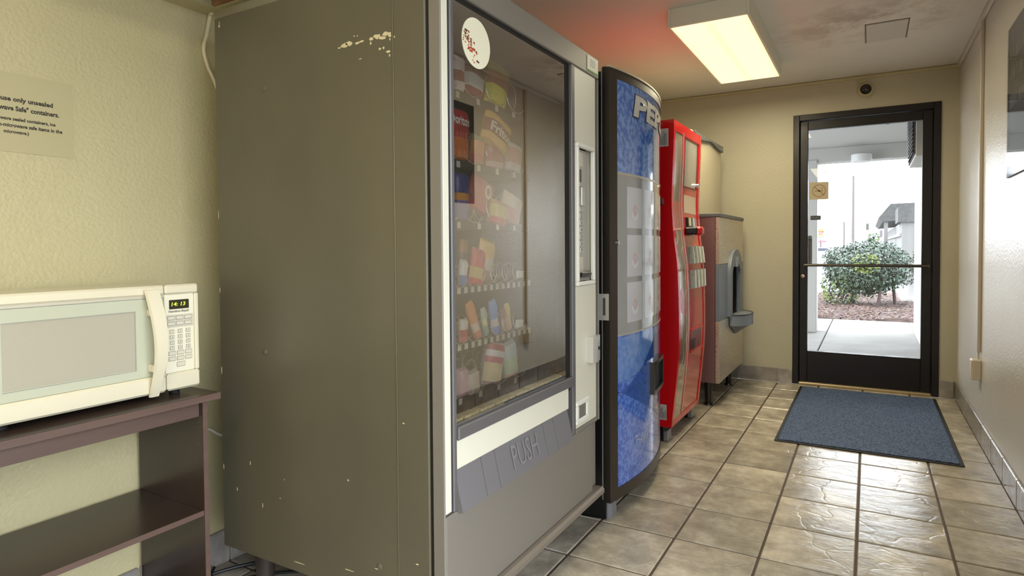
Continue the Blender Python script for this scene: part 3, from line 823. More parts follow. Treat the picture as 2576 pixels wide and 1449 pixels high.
pk('paper_clip_tag', 'folded white paper tab in an empty coil of the fifth tray', 'paper', .218, t5 + .010, .05, .028, .012, [(1, (228, 228, 206))], x=-.145)
pk('pastry_pack', 'pinkish pastry pack at left of the lowest tray', 'snack', -.125, t6, .05, .09, .035, [(1, (214, 170, 180))], x=-.155)
pk('pastry_pack', 'small clear tan pastry pack in a coil of the lowest tray', 'snack', -.068, t6, .06, .075, .035, [(1, (206, 190, 170))], x=-.150, roll=.15)
pk('pastry_pack', 'tall white and red pastry pack on the lowest tray', 'snack', .045, t6 + .004, .10, .145, .045, [(.1, (190, 90, 150)), (.4, (236, 214, 160)), (.15, (206, 80, 110)), (.15, (234, 230, 224)), (.12, (186, 80, 90)), (.08, (232, 230, 222))], x=-.16, roll=-.25)
pk('pastry_pack', 'green and white pastry pack at right of the lowest tray', 'snack', .19, t6 + .004, .075, .13, .04, [(.12, (226, 150, 130)), (.45, (196, 220, 170)), (.43, (200, 216, 212))], x=-.165, roll=.18)

# ------------------------------------------------------------------ blue drinks machine (curved front, slightly turned)
th = math.atan(.11)
e1 = Vector((-math.sin(th), math.cos(th), 0)); e2 = Vector((math.cos(th), math.sin(th), 0)); OB = Vector((.037, .63, 0))
WB, SB = .96, .088
def bul(u): return SB * (1 - ((u - WB / 2) / (WB / 2)) ** 2)
def bf(u, z, d): return OB + e1 * u + e2 * (bul(u) + d) + Vector((0, 0, z))
def bb(u, v, z): return OB + e1 * u + e2 * v + Vector((0, 0, z))     # u along front, v outward
def bbox(m, u0, u1, v0, v1, z0, z1, mi=0):
    m.add([bb(u, v, z) for u in (u0, u1) for v in (v0, v1) for z in (z0, z1)], [(0, 1, 3, 2), (4, 6, 7, 5), (0, 4, 5, 1), (2, 3, 7, 6), (0, 2, 6, 4), (1, 5, 7, 3)], mi)
def lin_(a, b, n): return [a + (b - a) * i / (n - 1) for i in range(n)]
ctr = bb(WB / 2, -.33, 0)
bmz = thing('drinks_machine', 'tall black drinks machine with a blue curved glossy front', 'vending machine', tuple(ctr))
m = M(); bbox(m, .0, WB, -.68, -.035, .075, 1.815); part(m, 'cabinet', BLACK, bmz, smooth=False)
m = M(); bbox(m, .0, WB, -.030, -.001, .07, 1.832); part(m, 'door_edge', BLACK, bmz, smooth=False)
m = M(); bbox(m, .0005, .004, -.034, -.028, .08, 1.828); part(m, 'edge_trim', mat('pale trim', rgb(150, 148, 144), .4, .4), bmz)
BZ = mat('bronze bezel', rgb(58, 52, 46), .35, .4)
N = 33
m = M()
m.slab(bf, lin_(0, WB, N), [.07, .118], -.03, .0); m.slab(bf, lin_(0, WB, N), [1.792, 1.832], -.03, .0)
m.slab(bf, lin_(0, .052, 4), [.118, 1.792], -.03, .0); m.slab(bf, lin_(WB - .052, WB, 4), [.118, 1.792], -.03, .0)
part(m, 'bezel', BZ, bmz)
m = M(); m.slab(bf, lin_(0.0, WB, N), [1.829, 1.836], -.012, .003); part(m, 'top_lip', mat('pale lip', rgb(196, 186, 166), .4, .3), bmz)
def blue_mat(name, c1, c2, scale):
    m = mat(name, c1, .09, 0, var=(scale, c2, .42, .6), coat=.6, spec=.6)
    return m
BLU1 = blue_mat('blue droplet print', rgb(62, 100, 182), rgb(112, 150, 214), 46)
BLU2 = blue_mat('deep blue print', rgb(54, 92, 186), rgb(96, 134, 214), 60)
GRYP = mat('grey panel print', rgb(150, 152, 154), .09, coat=.6, var=(2, rgb(136, 138, 142)), spec=.6)
LBLU = mat('light blue arc print', rgb(84, 124, 196), .09, coat=.6, var=(40, rgb(104, 142, 206), .4, .6), spec=.6)
DBLU = mat('dark blue arc print', rgb(30, 70, 150), .09, coat=.6, var=(50, rgb(44, 86, 170), .4, .6), spec=.6)
pn = part(M().slab(bf, lin_(.052, WB - .052, N), [1.418, 1.6, 1.792], -.02, -.003), 'upper_panel', BLU1, bmz, label='blue panel with water droplet print')
part(M().slab(bf, lin_(.052, WB - .052, N), [.742, 1.1, 1.418], -.02, -.003), 'centre_panel', GRYP, bmz, label='glossy grey centre panel')
lp = part(M().slab(bf, lin_(.052, WB - .052, N), [.118, .4, .742], -.02, -.003), 'lower_panel', BLU2, bmz, label='deep blue lower panel with sweeping arcs')
part(M().slab(bf, lin_(.052, WB - .052, N), [1.408, 1.418], -.003, -.0018), 'divider_line', mat('pale line', rgb(176, 170, 156), .3), bmz)
part(M().slab(bf, lin_(.052, WB - .052, N), [.742, .748], -.003, -.0018), 'divider_line', mat('pale line', rgb(176, 170, 156), .3), bmz)
m = M(); us = lin_(.056, WB - .056, 40)
def arcs(za, zb, off):
    V = []; F = []
    for i, u in enumerate(us):
        V += [bf(u, za(u), off), bf(u, zb(u), off)]
    for i in range(len(us) - 1): F.append((2 * i, 2 * i + 2, 2 * i + 3, 2 * i + 1))
    m.add(V, F)
arcs(lambda u: .55 + .55 * max(0, u - .05) ** 2, lambda u: .735, -.0024)
part(m, 'arc_print', LBLU, lp)
m = M(); arcs(lambda u: .515 - .22 * min(1, abs(u - .06) / .5), lambda u: max(.505 - .22 * min(1, abs(u - .06) / .5) + .003, min(.51 + .75 * max(0, u - .06) ** 1.5, .70)), -.0020)
part(m, 'arc_print', DBLU, lp)
SIL = mat('silver letters', rgb(206, 206, 204), .25, .2); NAV = mat('navy outline', rgb(24, 36, 84), .3)
part(text(M(), 'PEPSI', lambda u, v, d: bf(.176 + u, 1.658 + v, -.0022 + d), w=.630, h=.108, bold=.075, shear=.12), 'lettering_outline', NAV, pn)
part(text(M(), 'PEPSI', lambda u, v, d: bf(.182 + u, 1.664 + v, -.0010 + d), w=.618, h=.096, bold=.045, shear=.12), 'lettering', SIL, pn)
part(text(M(), 'THANKS', lambda u, v, d: bf(.20 + u, .248 + v, -.0022 + d), w=.140, h=.046, shear=.2), 'lettering', mat('thanks letters', rgb(176, 186, 206), .3), lp)
LABM = mat('flavour label', rgb(188, 190, 200), .15, coat=.5); SW = [mat('label red', rgb(190, 168, 172), .2), mat('label grey', rgb(202, 202, 206), .2), mat('label tan', rgb(194, 190, 186), .2)]
for ci, u0 in enumerate((.132, .307, .482, .657)):
    for ri, (z0, z1) in enumerate(((1.190, 1.363), (.985, 1.161), (.792, .961))):
        lb = part(M().slab(bf, lin_(u0, u0 + .137, 6), [z0, z1], -.003, -.001), 'flavour_label', LABM, bmz)
        m = M(); uc, zc = u0 + .068, (z0 + z1) / 2 - .01
        for (rr2, a0, a1, mi) in ((.034, 3.4, 5.9, 1), (.030, .4, 2.6, 2), (.018, 0, 6.2, 0)):
            k = 14
            for i in range(k):
                q0, q1 = a0 + (a1 - a0) * i / k, a0 + (a1 - a0) * (i + 1) / k
                m.add([bf(uc + r * math.cos(q), zc + r * 1.3 * math.sin(q), -.0008) for q in (q0, q1) for r in (rr2, rr2 - .011)], [(0, 1, 3, 2)], mi)
        part(m, 'swirl_print', SW, lb, smooth=False)
part(M().cyl(bf(.045, 1.129, -.004), bf(.045, 1.129, .010), .010, n=16), 'lock', CHROME, bmz)
m = M(); bbox(m, -.0035, .0, -.046, -.004, .815, .922); hp = part(m, 'hinge_plate', mat('galvanised plate', rgb(186, 184, 178), .45, .5), bmz)
m = M(); bbox(m, -.0045, -.003, -.028, -.018, .835, .905); part(m, 'plate_slot', mat('slot dark', rgb(70, 60, 52), .6), hp)
# delivery opening
m = M(); m.slab(bf, lin_(.395, .605, 12), [.452, .568], -.0025, .0005); part(m, 'delivery_opening', BLACKM, bmz)
m = M(); fr_ = .016
m.slab(bf, lin_(.378, .622, 12), [.568, .584], -.003, .018); m.slab(bf, lin_(.378, .622, 12), [.436, .452], -.003, .018)
m.slab(bf, lin_(.378, .394, 3), [.452, .568], -.003, .018); m.slab(bf, lin_(.606, .622, 3), [.452, .568], -.003, .018)
part(m, 'delivery_surround', mat('dark chrome', rgb(70, 70, 74), .2, .8), bmz)
for u in (.02, WB - .09):
    m = M(); bbox(m, u - .018, u + .07, -.12, -.02, .0005, .076); ft = part(m, 'foot', BLACK, bmz, smooth=False)
    m = M(); bbox(m, u + .0, u + .072, -.02, .0, .0005, .062); part(m, 'foot_cap', mat('grey foot cap', rgb(126, 126, 132), .45), ft, smooth=False)
for u in (.03, WB - .09):
    m = M(); bbox(m, u, u + .06, -.64, -.56, .0005, .076); part(m, 'foot', BLACK, bmz, smooth=False)
m = M(); bbox(m, .004, WB - .004, -.66, -.06, .045, .0755); part(m, 'base', BLACKM, bmz, smooth=False)

# ------------------------------------------------------------------ red drinks machine (S-curved front)
RY0, RY1, RZ0, RZ1 = 1.70, 2.325, .085, 1.82
rz = [.085, .192, .306, .487, .632, .777, .844, 1.022, 1.155, 1.333, 1.378, 1.566, 1.687, 1.82]
rx = [-.026, -.015, -.002, .015, .019, .017, .015, .008, -.012, -.024, -.025, -.017, -.012, -.010]
def rprof(z):
    # smooth interpolation of the profile
    def li(q):
        for a in range(len(rz) - 1):
            if q <= rz[a + 1]: return rx[a] + (rx[a + 1] - rx[a]) * (q - rz[a]) / (rz[a + 1] - rz[a])
        return rx[-1]
    return sum(li(min(max(z + o, RZ0), RZ1)) for o in (-.05, -.025, 0, .025, .05)) / 5
def rf(y, z, d): return Vector((rprof(z) + d, y, z))
RED = mat('red gloss paint', rgb(194, 14, 20), .22, coat=.4)
REDP = mat('red panel print', rgb(196, 40, 38), .12, coat=.5)
rm = thing('drinks_machine', 'red drinks machine with an S-curved front between blue machine and ice dispenser', 'vending machine', (-.4, 2.0, 0))
zz = lin_(RZ0, RZ1, 40)
m = M()
side = [(rprof(z) - .004, z) for z in zz]
m.prism([(-.74, RZ0)] + side + [(-.74, RZ1)], lambda u, v, d: (u, d, v), RY0 + .001, RY1 - .001)
part(m, 'cabinet', RED, rm)
m = M()
m.slab(rf, [RY0, 1.735], zz, -.05, .004); m.slab(rf, [1.898, 1.945], zz, -.02, .002); m.slab(rf, [2.285, RY1], zz, -.05, .004)
m.slab(rf, [1.735, 2.285], lin_(1.762, RZ1, 5), -.05, .003); m.slab(rf, [1.735, 2.285], lin_(RZ0, .118, 3), -.05, .003)
part(m, 'door_frame', RED, rm)
SIGN = mat('clear sign panel', rgb(172, 158, 138), .06, coat=.8, var=(4, rgb(150, 132, 116)), spec=.7)
sg = part(M().slab(rf, [1.735, 1.898], lin_(.118, 1.762, 38), -.004, -.0005), 'sign_panel', SIGN, rm, label='tall glossy sign strip with bottle print')
m = M()
def rdisc(yc, zc, ry, rzz, off, mi=0, a0=0, a1=6.2832, k=26, inner=0):
    for i in range(k):
        q0, q1 = a0 + (a1 - a0) * i / k, a0 + (a1 - a0) * (i + 1) / k
        if inner: m.add([rf(yc + r * ry * math.cos(q), zc + r * rzz * math.sin(q), off) for q in (q0, q1) for r in (inner, 1)], [(0, 1, 3, 2)], mi)
        else: m.add([rf(yc, zc, off)] + [rf(yc + ry * math.cos(q), zc + rzz * math.sin(q), off) for q in (q0, q1)], [(0, 1, 2)], mi)
rdisc(1.79, .80, .05, .075, .0)
rdisc(1.85, .745, .028, .04, .0)
part(m, 'round_print', mat('red disc print', rgb(178, 30, 56), .12, coat=.5), sg, smooth=False)
m = M()
for k in range(4):
    V = []; F = []
    for i in range(20):
        z = 1.12 + .24 * i / 19 - .25 * k; y = 1.75 + .12 * (i / 19) + .02 * math.sin(i * .6 + k)
        V += [rf(y, z, .0), rf(min(y + .012 + .006 * math.sin(i * .4), 1.895), z, .0)]
    for i in range(19): F.append((2 * i, 2 * i + 1, 2 * i + 3, 2 * i + 2))
    m.add(V, F)
part(m, 'ribbon_print', mat('cream ribbon print', rgb(214, 196, 178), .12, coat=.5), sg, smooth=False)
m = M()
m.slab(rf, [1.735, 1.898], lin_(1.20, 1.37, 6), -.0006, .0); part(m, 'red_print', mat('faded red print', rgb(190, 118, 100), .1, coat=.6), sg)
part(M().slab(rf, [1.9, 1.912], zz[1:-1], .0, .006), 'bright_strip', mat('polished strip', rgb(222, 196, 196), .15, .7), rm)
rp_ = part(M().slab(rf, [1.945, 2.285], lin_(.118, 1.762, 38), -.006, -.001), 'selector_panel', REDP, rm)
part(M().slab(rf, [1.950, 2.240], lin_(1.472, 1.752, 8), -.001, .0005), 'display_window', mat('grey display', rgb(176, 172, 166), .12, coat=.7, var=(3, rgb(150, 146, 144))), rm)
m = M()
m.slab(rf, [1.945, 2.245], [1.466, 1.472], .0, .004); m.slab(rf, [1.945, 2.245], [1.752, 1.758], .0, .004); m.slab(rf, [1.945, 1.950], [1.472, 1.752], .0, .004); m.slab(rf, [2.240, 2.246], [1.472, 1.752], .0, .004)
part(m, 'display_rim', mat('dark red rim', rgb(110, 22, 26), .3), rm)
part(M().slab(rf, [1.972, 2.245], lin_(1.312, 1.420, 6), -.001, .0008), 'coin_panel', mat('tan plate', rgb(196, 174, 150), .3, bump=(60, .2, .001), stretch=(1, 30, 1)), rm)
kl = rf(2.235, 1.492, .0); part(M().cyl(kl, kl + Vector((.022, 0, 0)), .015, n=16), 'lock', CHROME, rm)
# coin mechanism and bill slot
cm = part(M().slab(rf, [1.998, 2.10], [1.178, 1.285], -.001, .014), 'coin_mechanism', BLACK, rm)
part(M().slab(rf, [2.01, 2.055], [1.235, 1.283], .014, .018), 'cream_window', mat('cream window', rgb(214, 206, 160), .3), cm)  # plain cream window plate, not emissive
part(M().slab(rf, [2.10, 2.215], [1.178, 1.288], -.001, .010), 'steel_plate', STEEL, cm)
part(M().slab(rf, [2.135, 2.15], [1.182, 1.285], .010, .014), 'bright_edge', mat('white edge', rgb(230, 230, 226), .3), cm)
m = M(); p0 = rf(1.955, 1.185, 0)
m.bev(p0.x, p0.x + .075, 1.955, 2.13, 1.182, 1.225, .008); bs = part(m, 'bill_acceptor', BLACK, rm)
m = M(); m.bev(p0.x + .045, p0.x + .10, 1.962, 2.03, 1.176, 1.228, .012); part(m, 'bill_mouth', RED, bs)
for (z0, z1) in ((1.004, 1.112), (.855, .968)):
    bp = part(M().slab(rf, [1.965, 2.315], [z0, z1], -.001, .004), 'button_plate', mat('button backing', rgb(132, 126, 120), .3), rm)
    for k in range(4):
        y = 1.985 + k * .082
        bt = part(M().slab(rf, [y, y + .070], lin_(z0 + .004, z1 - .004, 3), .004, .014), 'button', mat('flavour button', rgb(168, 170, 162), .15, coat=.5, var=(18, rgb(120, 130, 116))), bp)
        part(M().slab(rf, [y + .060, y + .073], lin_(z0 + .002, z1 - .002, 3), .012, .0175), 'button_edge', mat('white edge', rgb(230, 230, 226), .3), bt)
# coin return pocket
part(M().slab(rf, [1.97, 2.23], lin_(.482, .605, 4), -.001, .0012), 'coin_return', mat('pocket dark red', rgb(120, 12, 16), .3), rm)
m = M(); m.slab(rf, [1.975, 2.08], lin_(.486, .55, 3), .001, .0022); part(m, 'pocket_opening', mat('pocket black', rgb(30, 10, 12), .5), rm)
m = M(); m.slab(rf, [1.96, 2.24], [.474, .482], -.001, .012); m.slab(rf, [1.96, 2.24], [.605, .613], -.001, .008); part(m, 'pocket_rim', RED, rm)
# side stickers and latch
for (x0, x1, z0, z1, lbl) in ((-.088, -.038, 1.672, 1.772, 'grey paper label near the top of the red machine side'), (-.091, -.049, .126, .214, 'grey paper label near the foot of the red machine side')):
    q = thing('paper_label', lbl, 'sticker', ((x0 + x1) / 2, RY0, z0))
    part(M().bev(x0, x1, RY0 - .0008, RY0 + .0012, z0, z1, .0004), 'backing', mat('silver label', rgb(176, 172, 164), .4), q)
    m = M(); rl = random.Random(int(z0 * 100))
    for k in range(7):
        xa = x0 + .006 + .0052 * k; m.box(xa, xa + .0022, RY0 - .0011, RY0 - .0007, z0 + .008, z0 + rl.uniform(.04, .085))
    part(m, 'print_lines', mat('dark print', rgb(96, 88, 84), .6), q)
part(M().bev(-.096, -.070, RY0 - .022, RY0 + .002, 1.348, 1.384, .003).bev(-.072, -.062, RY0 - .014, RY0 + .002, 1.342, 1.35, .002), 'side_latch', mat('dark latch', rgb(70, 66, 66), .3, .6), rm)
for y in (RY0 + .005, RY1 - .09):
    ft = part(M().bev(-.16, -.07, y, y + .075, .0005, .087, .003), 'foot', BLACK, rm)
    part(M().bev(-.071, -.045, y + .003, y + .075, .004, .06, .003), 'foot_cap', mat('steel cap', rgb(150, 150, 152), .35, .6), ft)
    part(M().bev(-.70, -.60, y, y + .075, .0005, .087, .003), 'foot', BLACK, rm)

# ------------------------------------------------------------------ ice dispenser and ice maker
IX, IY0, IY1 = .057, 2.585, 3.46
im = thing('ice_dispenser', 'stainless steel ice dispenser with a grey arched chute beside the door wall', 'ice machine', (-.35, 3.02, 0))
PURP = mat('tinted steel side', rgb(150, 126, 126), .32, .7)
m = M(); m.bev(-.70, -.105, IY0, IY1, .165, 1.31, .004)
m.box(-.105, .026, IY0, 2.915, .165, 1.31).box(-.105, .026, 3.255, IY1, .165, 1.31).box(-.105, .026, 2.915, 3.255, .165, .597).box(-.105, .026, 2.915, 3.255, .99, 1.31)
part(m, 'cabinet', PURP, im)
CRM = mat('pale steel front', rgb(204, 194, 178), .3, .75, rvar=(30, .24, .4), stretch=(1, 1, 10))
m = M(); m.bev(.028, IX, IY0 - .002, IY1 + .002, .985, 1.31, .003); m.bev(.028, IX, IY0 - .002, IY1 + .002, .165, .592, .003)
part(m, 'front_panel', CRM, im)
part(M().bev(-.70, IX + .006, IY0 - .006, IY1 + .006, 1.31, 1.337, .004), 'top_cap', mat('dark grey cap', rgb(92, 94, 98), .4), im)
GPL = mat('blue grey plastic', rgb(116, 124, 136), .42)
m = M(); m.bev(.028, IX - .001, IY0 - .002, 2.93, .592, .985, .003); m.bev(.028, IX - .001, 3.30, IY1 + .002, .592, .985, .003)
part(m, 'band_panel', GPL, im)
# arched surround
def ysurf(u, v, d): return (d, u, v)
ac, aw, az = 3.085, .235, .90
def arch(w, z0, ztop, n=18):
    hh = ztop - az
    pts = [(ac - w, z0)] + [(ac - w * math.cos(math.pi * i / n), az + hh * math.sin(math.pi * i / n)) for i in range(n + 1)] + [(ac + w, z0)]
    return pts
o_pts, i_pts = arch(aw, .60, 1.085), arch(.155, .60, .985)
m = M(); n = len(o_pts)
V = [(IX + .022, y, z) for y, z in o_pts] + [(IX + .022, y, z) for y, z in i_pts] + [(IX - .01, y, z) for y, z in o_pts] + [(IX - .008, y, z) for y, z in i_pts]
F = []
for i in range(n - 1):
    F += [(i, i + 1, n + i + 1, n + i), (i, 2 * n + i, 2 * n + i + 1, i + 1), (n + i, n + i + 1, 3 * n + i + 1, 3 * n + i)]
m.add(V, F)
sr = part(m, 'chute_surround', GPL, im)
m = M(); m.box(-.104, -.100, 2.916, 3.254, .598, .989).box(-.10, .028, 2.916, 2.919, .598, .989).box(-.10, .028, 3.251, 3.254, .598, .989).box(-.10, .028, 2.919, 3.251, .986, .989).box(-.10, .05, 2.93, 3.24, .598, .604); part(m, 'chute_recess', BLACKM, im)
part(M().prism([(ac - .05, 1.03), (ac + .05, 1.03), (ac + .035, .955), (ac - .035, .955)], ysurf, IX - .03, IX + .026), 'chute_spout', mat('pale spout', rgb(156, 164, 172), .4), im)
# drip tray: half round, projecting
m = M(); k = 20; V = []
for (r, z) in ((.19, .605), (.205, .60), (.205, .525), (.17, .515), (.06, .47), (.01, .445)):
    for i in range(k + 1):
        a = -math.pi / 2 + math.pi * i / k
        V.append((IX + .005 + r * .62 * math.cos(a), ac + .03 + r * math.sin(a), z))
F = []
for a in range(5):
    for i in range(k):
        F.append((a * (k + 1) + i, a * (k + 1) + i + 1, (a + 1) * (k + 1) + i + 1, (a + 1) * (k + 1) + i))
F.append(tuple(range(k + 1)))
m.add(V, F); dt = part(m, 'drip_tray', GPL, im)
m = M(); V = []
for (r, z) in ((.192, .607), (.208, .607), (.208, .600)):
    for i in range(k + 1):
        a = -math.pi / 2 + math.pi * i / k
        V.append((IX + .005 + r * .62 * math.cos(a), ac + .03 + r * math.sin(a), z))
F = [(a * (k + 1) + i, a * (k + 1) + i + 1, (a + 1) * (k + 1) + i + 1, (a + 1) * (k + 1) + i) for a in range(2) for i in range(k)]
m.add(V, F); part(m, 'tray_rim', mat('dark rim', rgb(44, 46, 50), .4), dt)
for x, y in ((-.030, 2.640), (-.030, 3.33), (-.62, 2.66), (-.62, 3.36)):
    part(M().cyl((x, y, .012), (x, y, .166), .020, .030, 14).cyl((x, y, .0005), (x, y, .013), .032, .030, 16), 'leg', BLACK, im)

ih = thing('ice_maker', 'pale ice maker box with a dark grey wavy top trim on the ice dispenser', 'ice machine', (-.42, 2.92, 1.337))
part(M().bev(-.70, -.103, 2.46, 3.385, 1.3375, 1.90, .004), 'cabinet', mat('pale maker steel', rgb(196, 186, 160), .5, .15, var=(2, rgb(188, 178, 154))), ih)
top = [(2.505, 1.893), (3.39, 1.908)]
low = [(3.39, 1.862), (3.30, 1.862), (3.20, 1.868), (3.08, 1.882), (2.98, 1.888), (2.90, 1.882), (2.80, 1.870), (2.70, 1.860), (2.505, 1.85)]
part(M().prism(top + low, lambda u, v, d: (d, u, v), -.104, -.085), 'top_trim', mat('dark grey trim', rgb(86, 90, 92), .4), ih)
part(M().bev(-.125, -.083, 2.497, 2.53, 1.848, 1.896, .004), 'trim_end', mat('darker trim end', rgb(70, 78, 78), .45), ih)
part(M().bev(-.0855, -.083, 3.29, 3.37, 1.872, 1.89, .001), 'badge', mat('badge', rgb(128, 132, 134), .4), ih)

# ------------------------------------------------------------------ shelf with microwave
WOOD = mat('dark walnut laminate', rgb(62, 48, 42), .27, var=(11, rgb(50, 39, 35), .3, .7), stretch=(5, .35, 5))
EDGE = mat('walnut edge band', rgb(96, 76, 68), .45, var=(9, rgb(86, 67, 60), .3, .7), stretch=(4, .35, 4))
sh = thing('shelf_unit', 'open dark walnut laminate shelf unit under the microwave', 'shelf', (-.88, -.90, 0))
SX0, SX1, SY0, SY1 = -1.035, -.706, -1.245, -.592
tp = part(M().bev(SX0, -.692, -1.275, -.560, .680, .700, .002), 'top_board', WOOD, sh)
part(M().bev(-.6925, -.6905, -1.275, -.560, .6805, .6995, .0006), 'edge_band', EDGE, tp)
part(M().bev(-.738, -.722, SY0 + .015, SY1 - .014, .635, .680, .001), 'apron', EDGE, sh)
for a, b in ((SY0, SY0 + .014), (SY1 - .014, SY1)):
    q = part(M().bev(SX0, SX1, a, b, .0005, .680, .001), 'side_panel', WOOD, sh)
    part(M().bev(SX1 - .0005, SX1 + .0012, a, b, .0005, .680, .0005), 'edge_band', EDGE, q)
for z in (.352, .055):
    q = part(M().bev(SX0, SX1 - .003, SY0 + .014, SY1 - .014, z, z + .015, .001), 'shelf_board', WOOD, sh)
    part(M().bev(SX1 - .0035, SX1 - .0015, SY0 + .014, SY1 - .014, z, z + .015, .0005), 'edge_band', EDGE, q)

MW = mat('cream white plastic', rgb(214, 206, 182), .3, coat=.15)
mwv = thing('microwave', 'cream white countertop microwave on the walnut shelf', 'microwave', (-.90, -.82, .7))
MX = -.762; MY0, MY1, MZ0, MZ1 = -1.085, -.576, .716, 1.013
part(M().bev(-1.03, MX - .012, MY0 + .004, MY1 - .004, MZ0 + .004, MZ1 - .004, .006), 'case', MW, mwv)
for x in (-.99, -.80):
    for y in (-1.03, -.63):
        part(M().cyl((x, y, .7005), (x, y, .724), .014, n=12), 'foot', BLACKM, mwv)
YD = -.672                                      # seam between door and control panel
m = M()
m.bev(MX - .014, MX, MY0, YD - .001, .986, MZ1, .005); m.bev(MX - .014, MX + .004, MY0, YD - .001, MZ0, .764, .006)
m.bev(MX - .014, MX, MY0, MY0 + .03, .764, .986, .004)
dr = part(m, 'door', MW, mwv)
m = M(); m.bev(MX - .014, MX - .004, MY0 + .03, YD - .001, .979, .986, .001); part(m, 'door_groove', mat('cream shade', rgb(186, 180, 164), .4), dr)
part(M().bev(MX - .014, MX - .006, MY0 + .03, YD - .0015, .764, .979, .0015), 'door_glass', mat('frosted pale glass', rgb(184, 186, 166), .08, coat=.6), dr)
def mesh_mat():
    m = bpy.data.materials.new('perforated screen'); m.use_nodes = True
    t = m.node_tree; b = t.nodes['Principled BSDF']; b.inputs['Roughness'].default_value = .14
    c = t.nodes.new('ShaderNodeTexCoord'); mp_ = t.nodes.new('ShaderNodeMapping'); mp_.inputs['Rotation'].default_value = (.785, 0, 0)
    v = t.nodes.new('ShaderNodeTexVoronoi'); v.inputs['Scale'].default_value = 340; v.inputs['Randomness'].default_value = 0
    t.links.new(c.outputs['Object'], mp_.inputs[0]); t.links.new(mp_.outputs[0], v.inputs['Vector'])
    r = t.nodes.new('ShaderNodeValToRGB'); r.color_ramp.elements[0].position = .38; r.color_ramp.elements[1].position = .46
    r.color_ramp.elements[0].color = rgb(150, 145, 130); r.color_ramp.elements[1].color = rgb(190, 184, 166)
    t.links.new(v.outputs['Distance'], r.inputs['Fac']); t.links.new(r.outputs['Color'], b.inputs['Base Color'])
    return m
part(M().box(MX - .0062, MX - .0055, MY0 + .05, -.751, .790, .944), 'window_screen', mesh_mat(), dr)
m = M(); GL = mat('screen border', rgb(150, 148, 136), .3)
m.box(MX - .0062, MX - .0050, MY0 + .05, -.748, .944, .947); m.box(MX - .0062, MX - .0050, -.751, -.748, .787, .944); m.box(MX - .0062, MX - .0052, MY0 + .05, -.748, .787, .7885)
part(m, 'screen_border', GL, dr)
# bowed handle
hv = []; hfc = []; nh = 22
for i in range(nh + 1):
    s_ = i / nh; z = 1.002 - .290 * s_; bow = math.sin(math.pi * s_)
    xo = MX + .006 + .030 * bow; yo = -.712 + .006 * bow; hw = .016 + .0035 * math.cos(math.pi * (s_ - .15))
    hv += [(xo, yo - hw, z), (xo + .008, yo - hw + .003, z), (xo + .008, yo + hw - .003, z), (xo, yo + hw, z), (xo - .006, yo + hw - .004, z), (xo - .006, yo - hw + .004, z)]
for i in range(nh):
    for k in range(6): hfc.append((i * 6 + k, i * 6 + (k + 1) % 6, (i + 1) * 6 + (k + 1) % 6, (i + 1) * 6 + k))
hfc += [tuple(range(6)), tuple(range(nh * 6, nh * 6 + 6))]
hd = part(M().add(hv, hfc), 'door_handle', MW, dr)
for z in (.930, .778): part(M().bev(MX - .008, MX + .022, -.720, -.704, z, z + .021, .004), 'handle_mount', MW, hd)
# control panel
m = M(); m.bev(MX - .014, MX, YD + .001, MY1, .986, MZ1, .005); m.bev(MX - .014, MX + .004, YD + .001, MY1, MZ0, .764, .006); m.bev(MX - .014, MX, -.588, MY1, .764, .986, .003)
part(m, 'panel_frame', MW, mwv)
cp = part(M().bev(MX - .014, MX - .005, YD + .001, -.588, .764, .986, .002), 'control_panel', mat('cream panel face', rgb(224, 218, 196), .3), mwv)
dp = part(M().bev(MX - .006, MX - .003, -.659, -.603, .944, .970, .001), 'clock_display', mat('dark green display', rgb(46, 44, 28), .15), cp)
LED = bpy.data.materials.new('lit digits'); LED.use_nodes = True
lb_ = LED.node_tree.nodes['Principled BSDF']; lb_.inputs['Base Color'].default_value = rgb(190, 200, 60); lb_.inputs['Emission Color'].default_value = rgb(196, 210, 70); lb_.inputs['Emission Strength'].default_value = .7
part(text(M(), '14: 13', lambda u, v, d: (MX - .0029 + d, -.654 + u, .9525 + v), w=.040, h=.011, bold=.02, shear=.15), 'clock_digits', LED, dp)
GP = mat('grey panel print', rgb(128, 120, 112), .5)
part(text(M(), 'Hamilton Beach', lambda u, v, d: (MX - .0049 + d, -.661 + u, .9345 + v), w=.058, bold=.02, shear=.1), 'lettering', mat('grey lettering', rgb(96, 90, 84), .5), cp)
part(M().box(MX - .0051, MX - .0047, YD + .002, -.591, .892, .928), 'key_band', mat('pale key band', rgb(192, 188, 172), .4), cp)
BTN = mat('cream key', rgb(206, 200, 182), .35); BTR = mat('key rim', rgb(150, 144, 130), .4)
def key(y, z, w, h_, s=None):
    k_ = part(M().bev(MX - .0052, MX - .0036, y, y + w, z, z + h_, .0014), 'key_rim', BTR, cp)
    part(M().bev(MX - .0040, MX - .0030, y + .0012, y + w - .0012, z + .0012, z + h_ - .0012, .0008), 'key', BTN, k_)
    if s: part(text(M(), s, lambda u, v, d: (MX - .0030 + d * .5, y + w / 2 + u, z + h_ * .3 + v), h=h_ * .42, bold=.03, align='c'), 'key_print', GP, k_)
for r, z in enumerate((.9135, .8975)):
    for y in (-.665, -.641, -.617): key(y, z, .021, .011)
for r, z in enumerate((.875, .8595, .844, .8285)):
    for q, y in enumerate((-.6595, -.6365, -.6135)): key(y, z, .0135, .0115, '123456789*0#'[r * 3 + q])
for r, z in enumerate((.8135, .798)):
    for y in (-.6635, -.640, -.6165): key(y, z, .0205, .012)
key(-.641, .7795, .0245, .014)

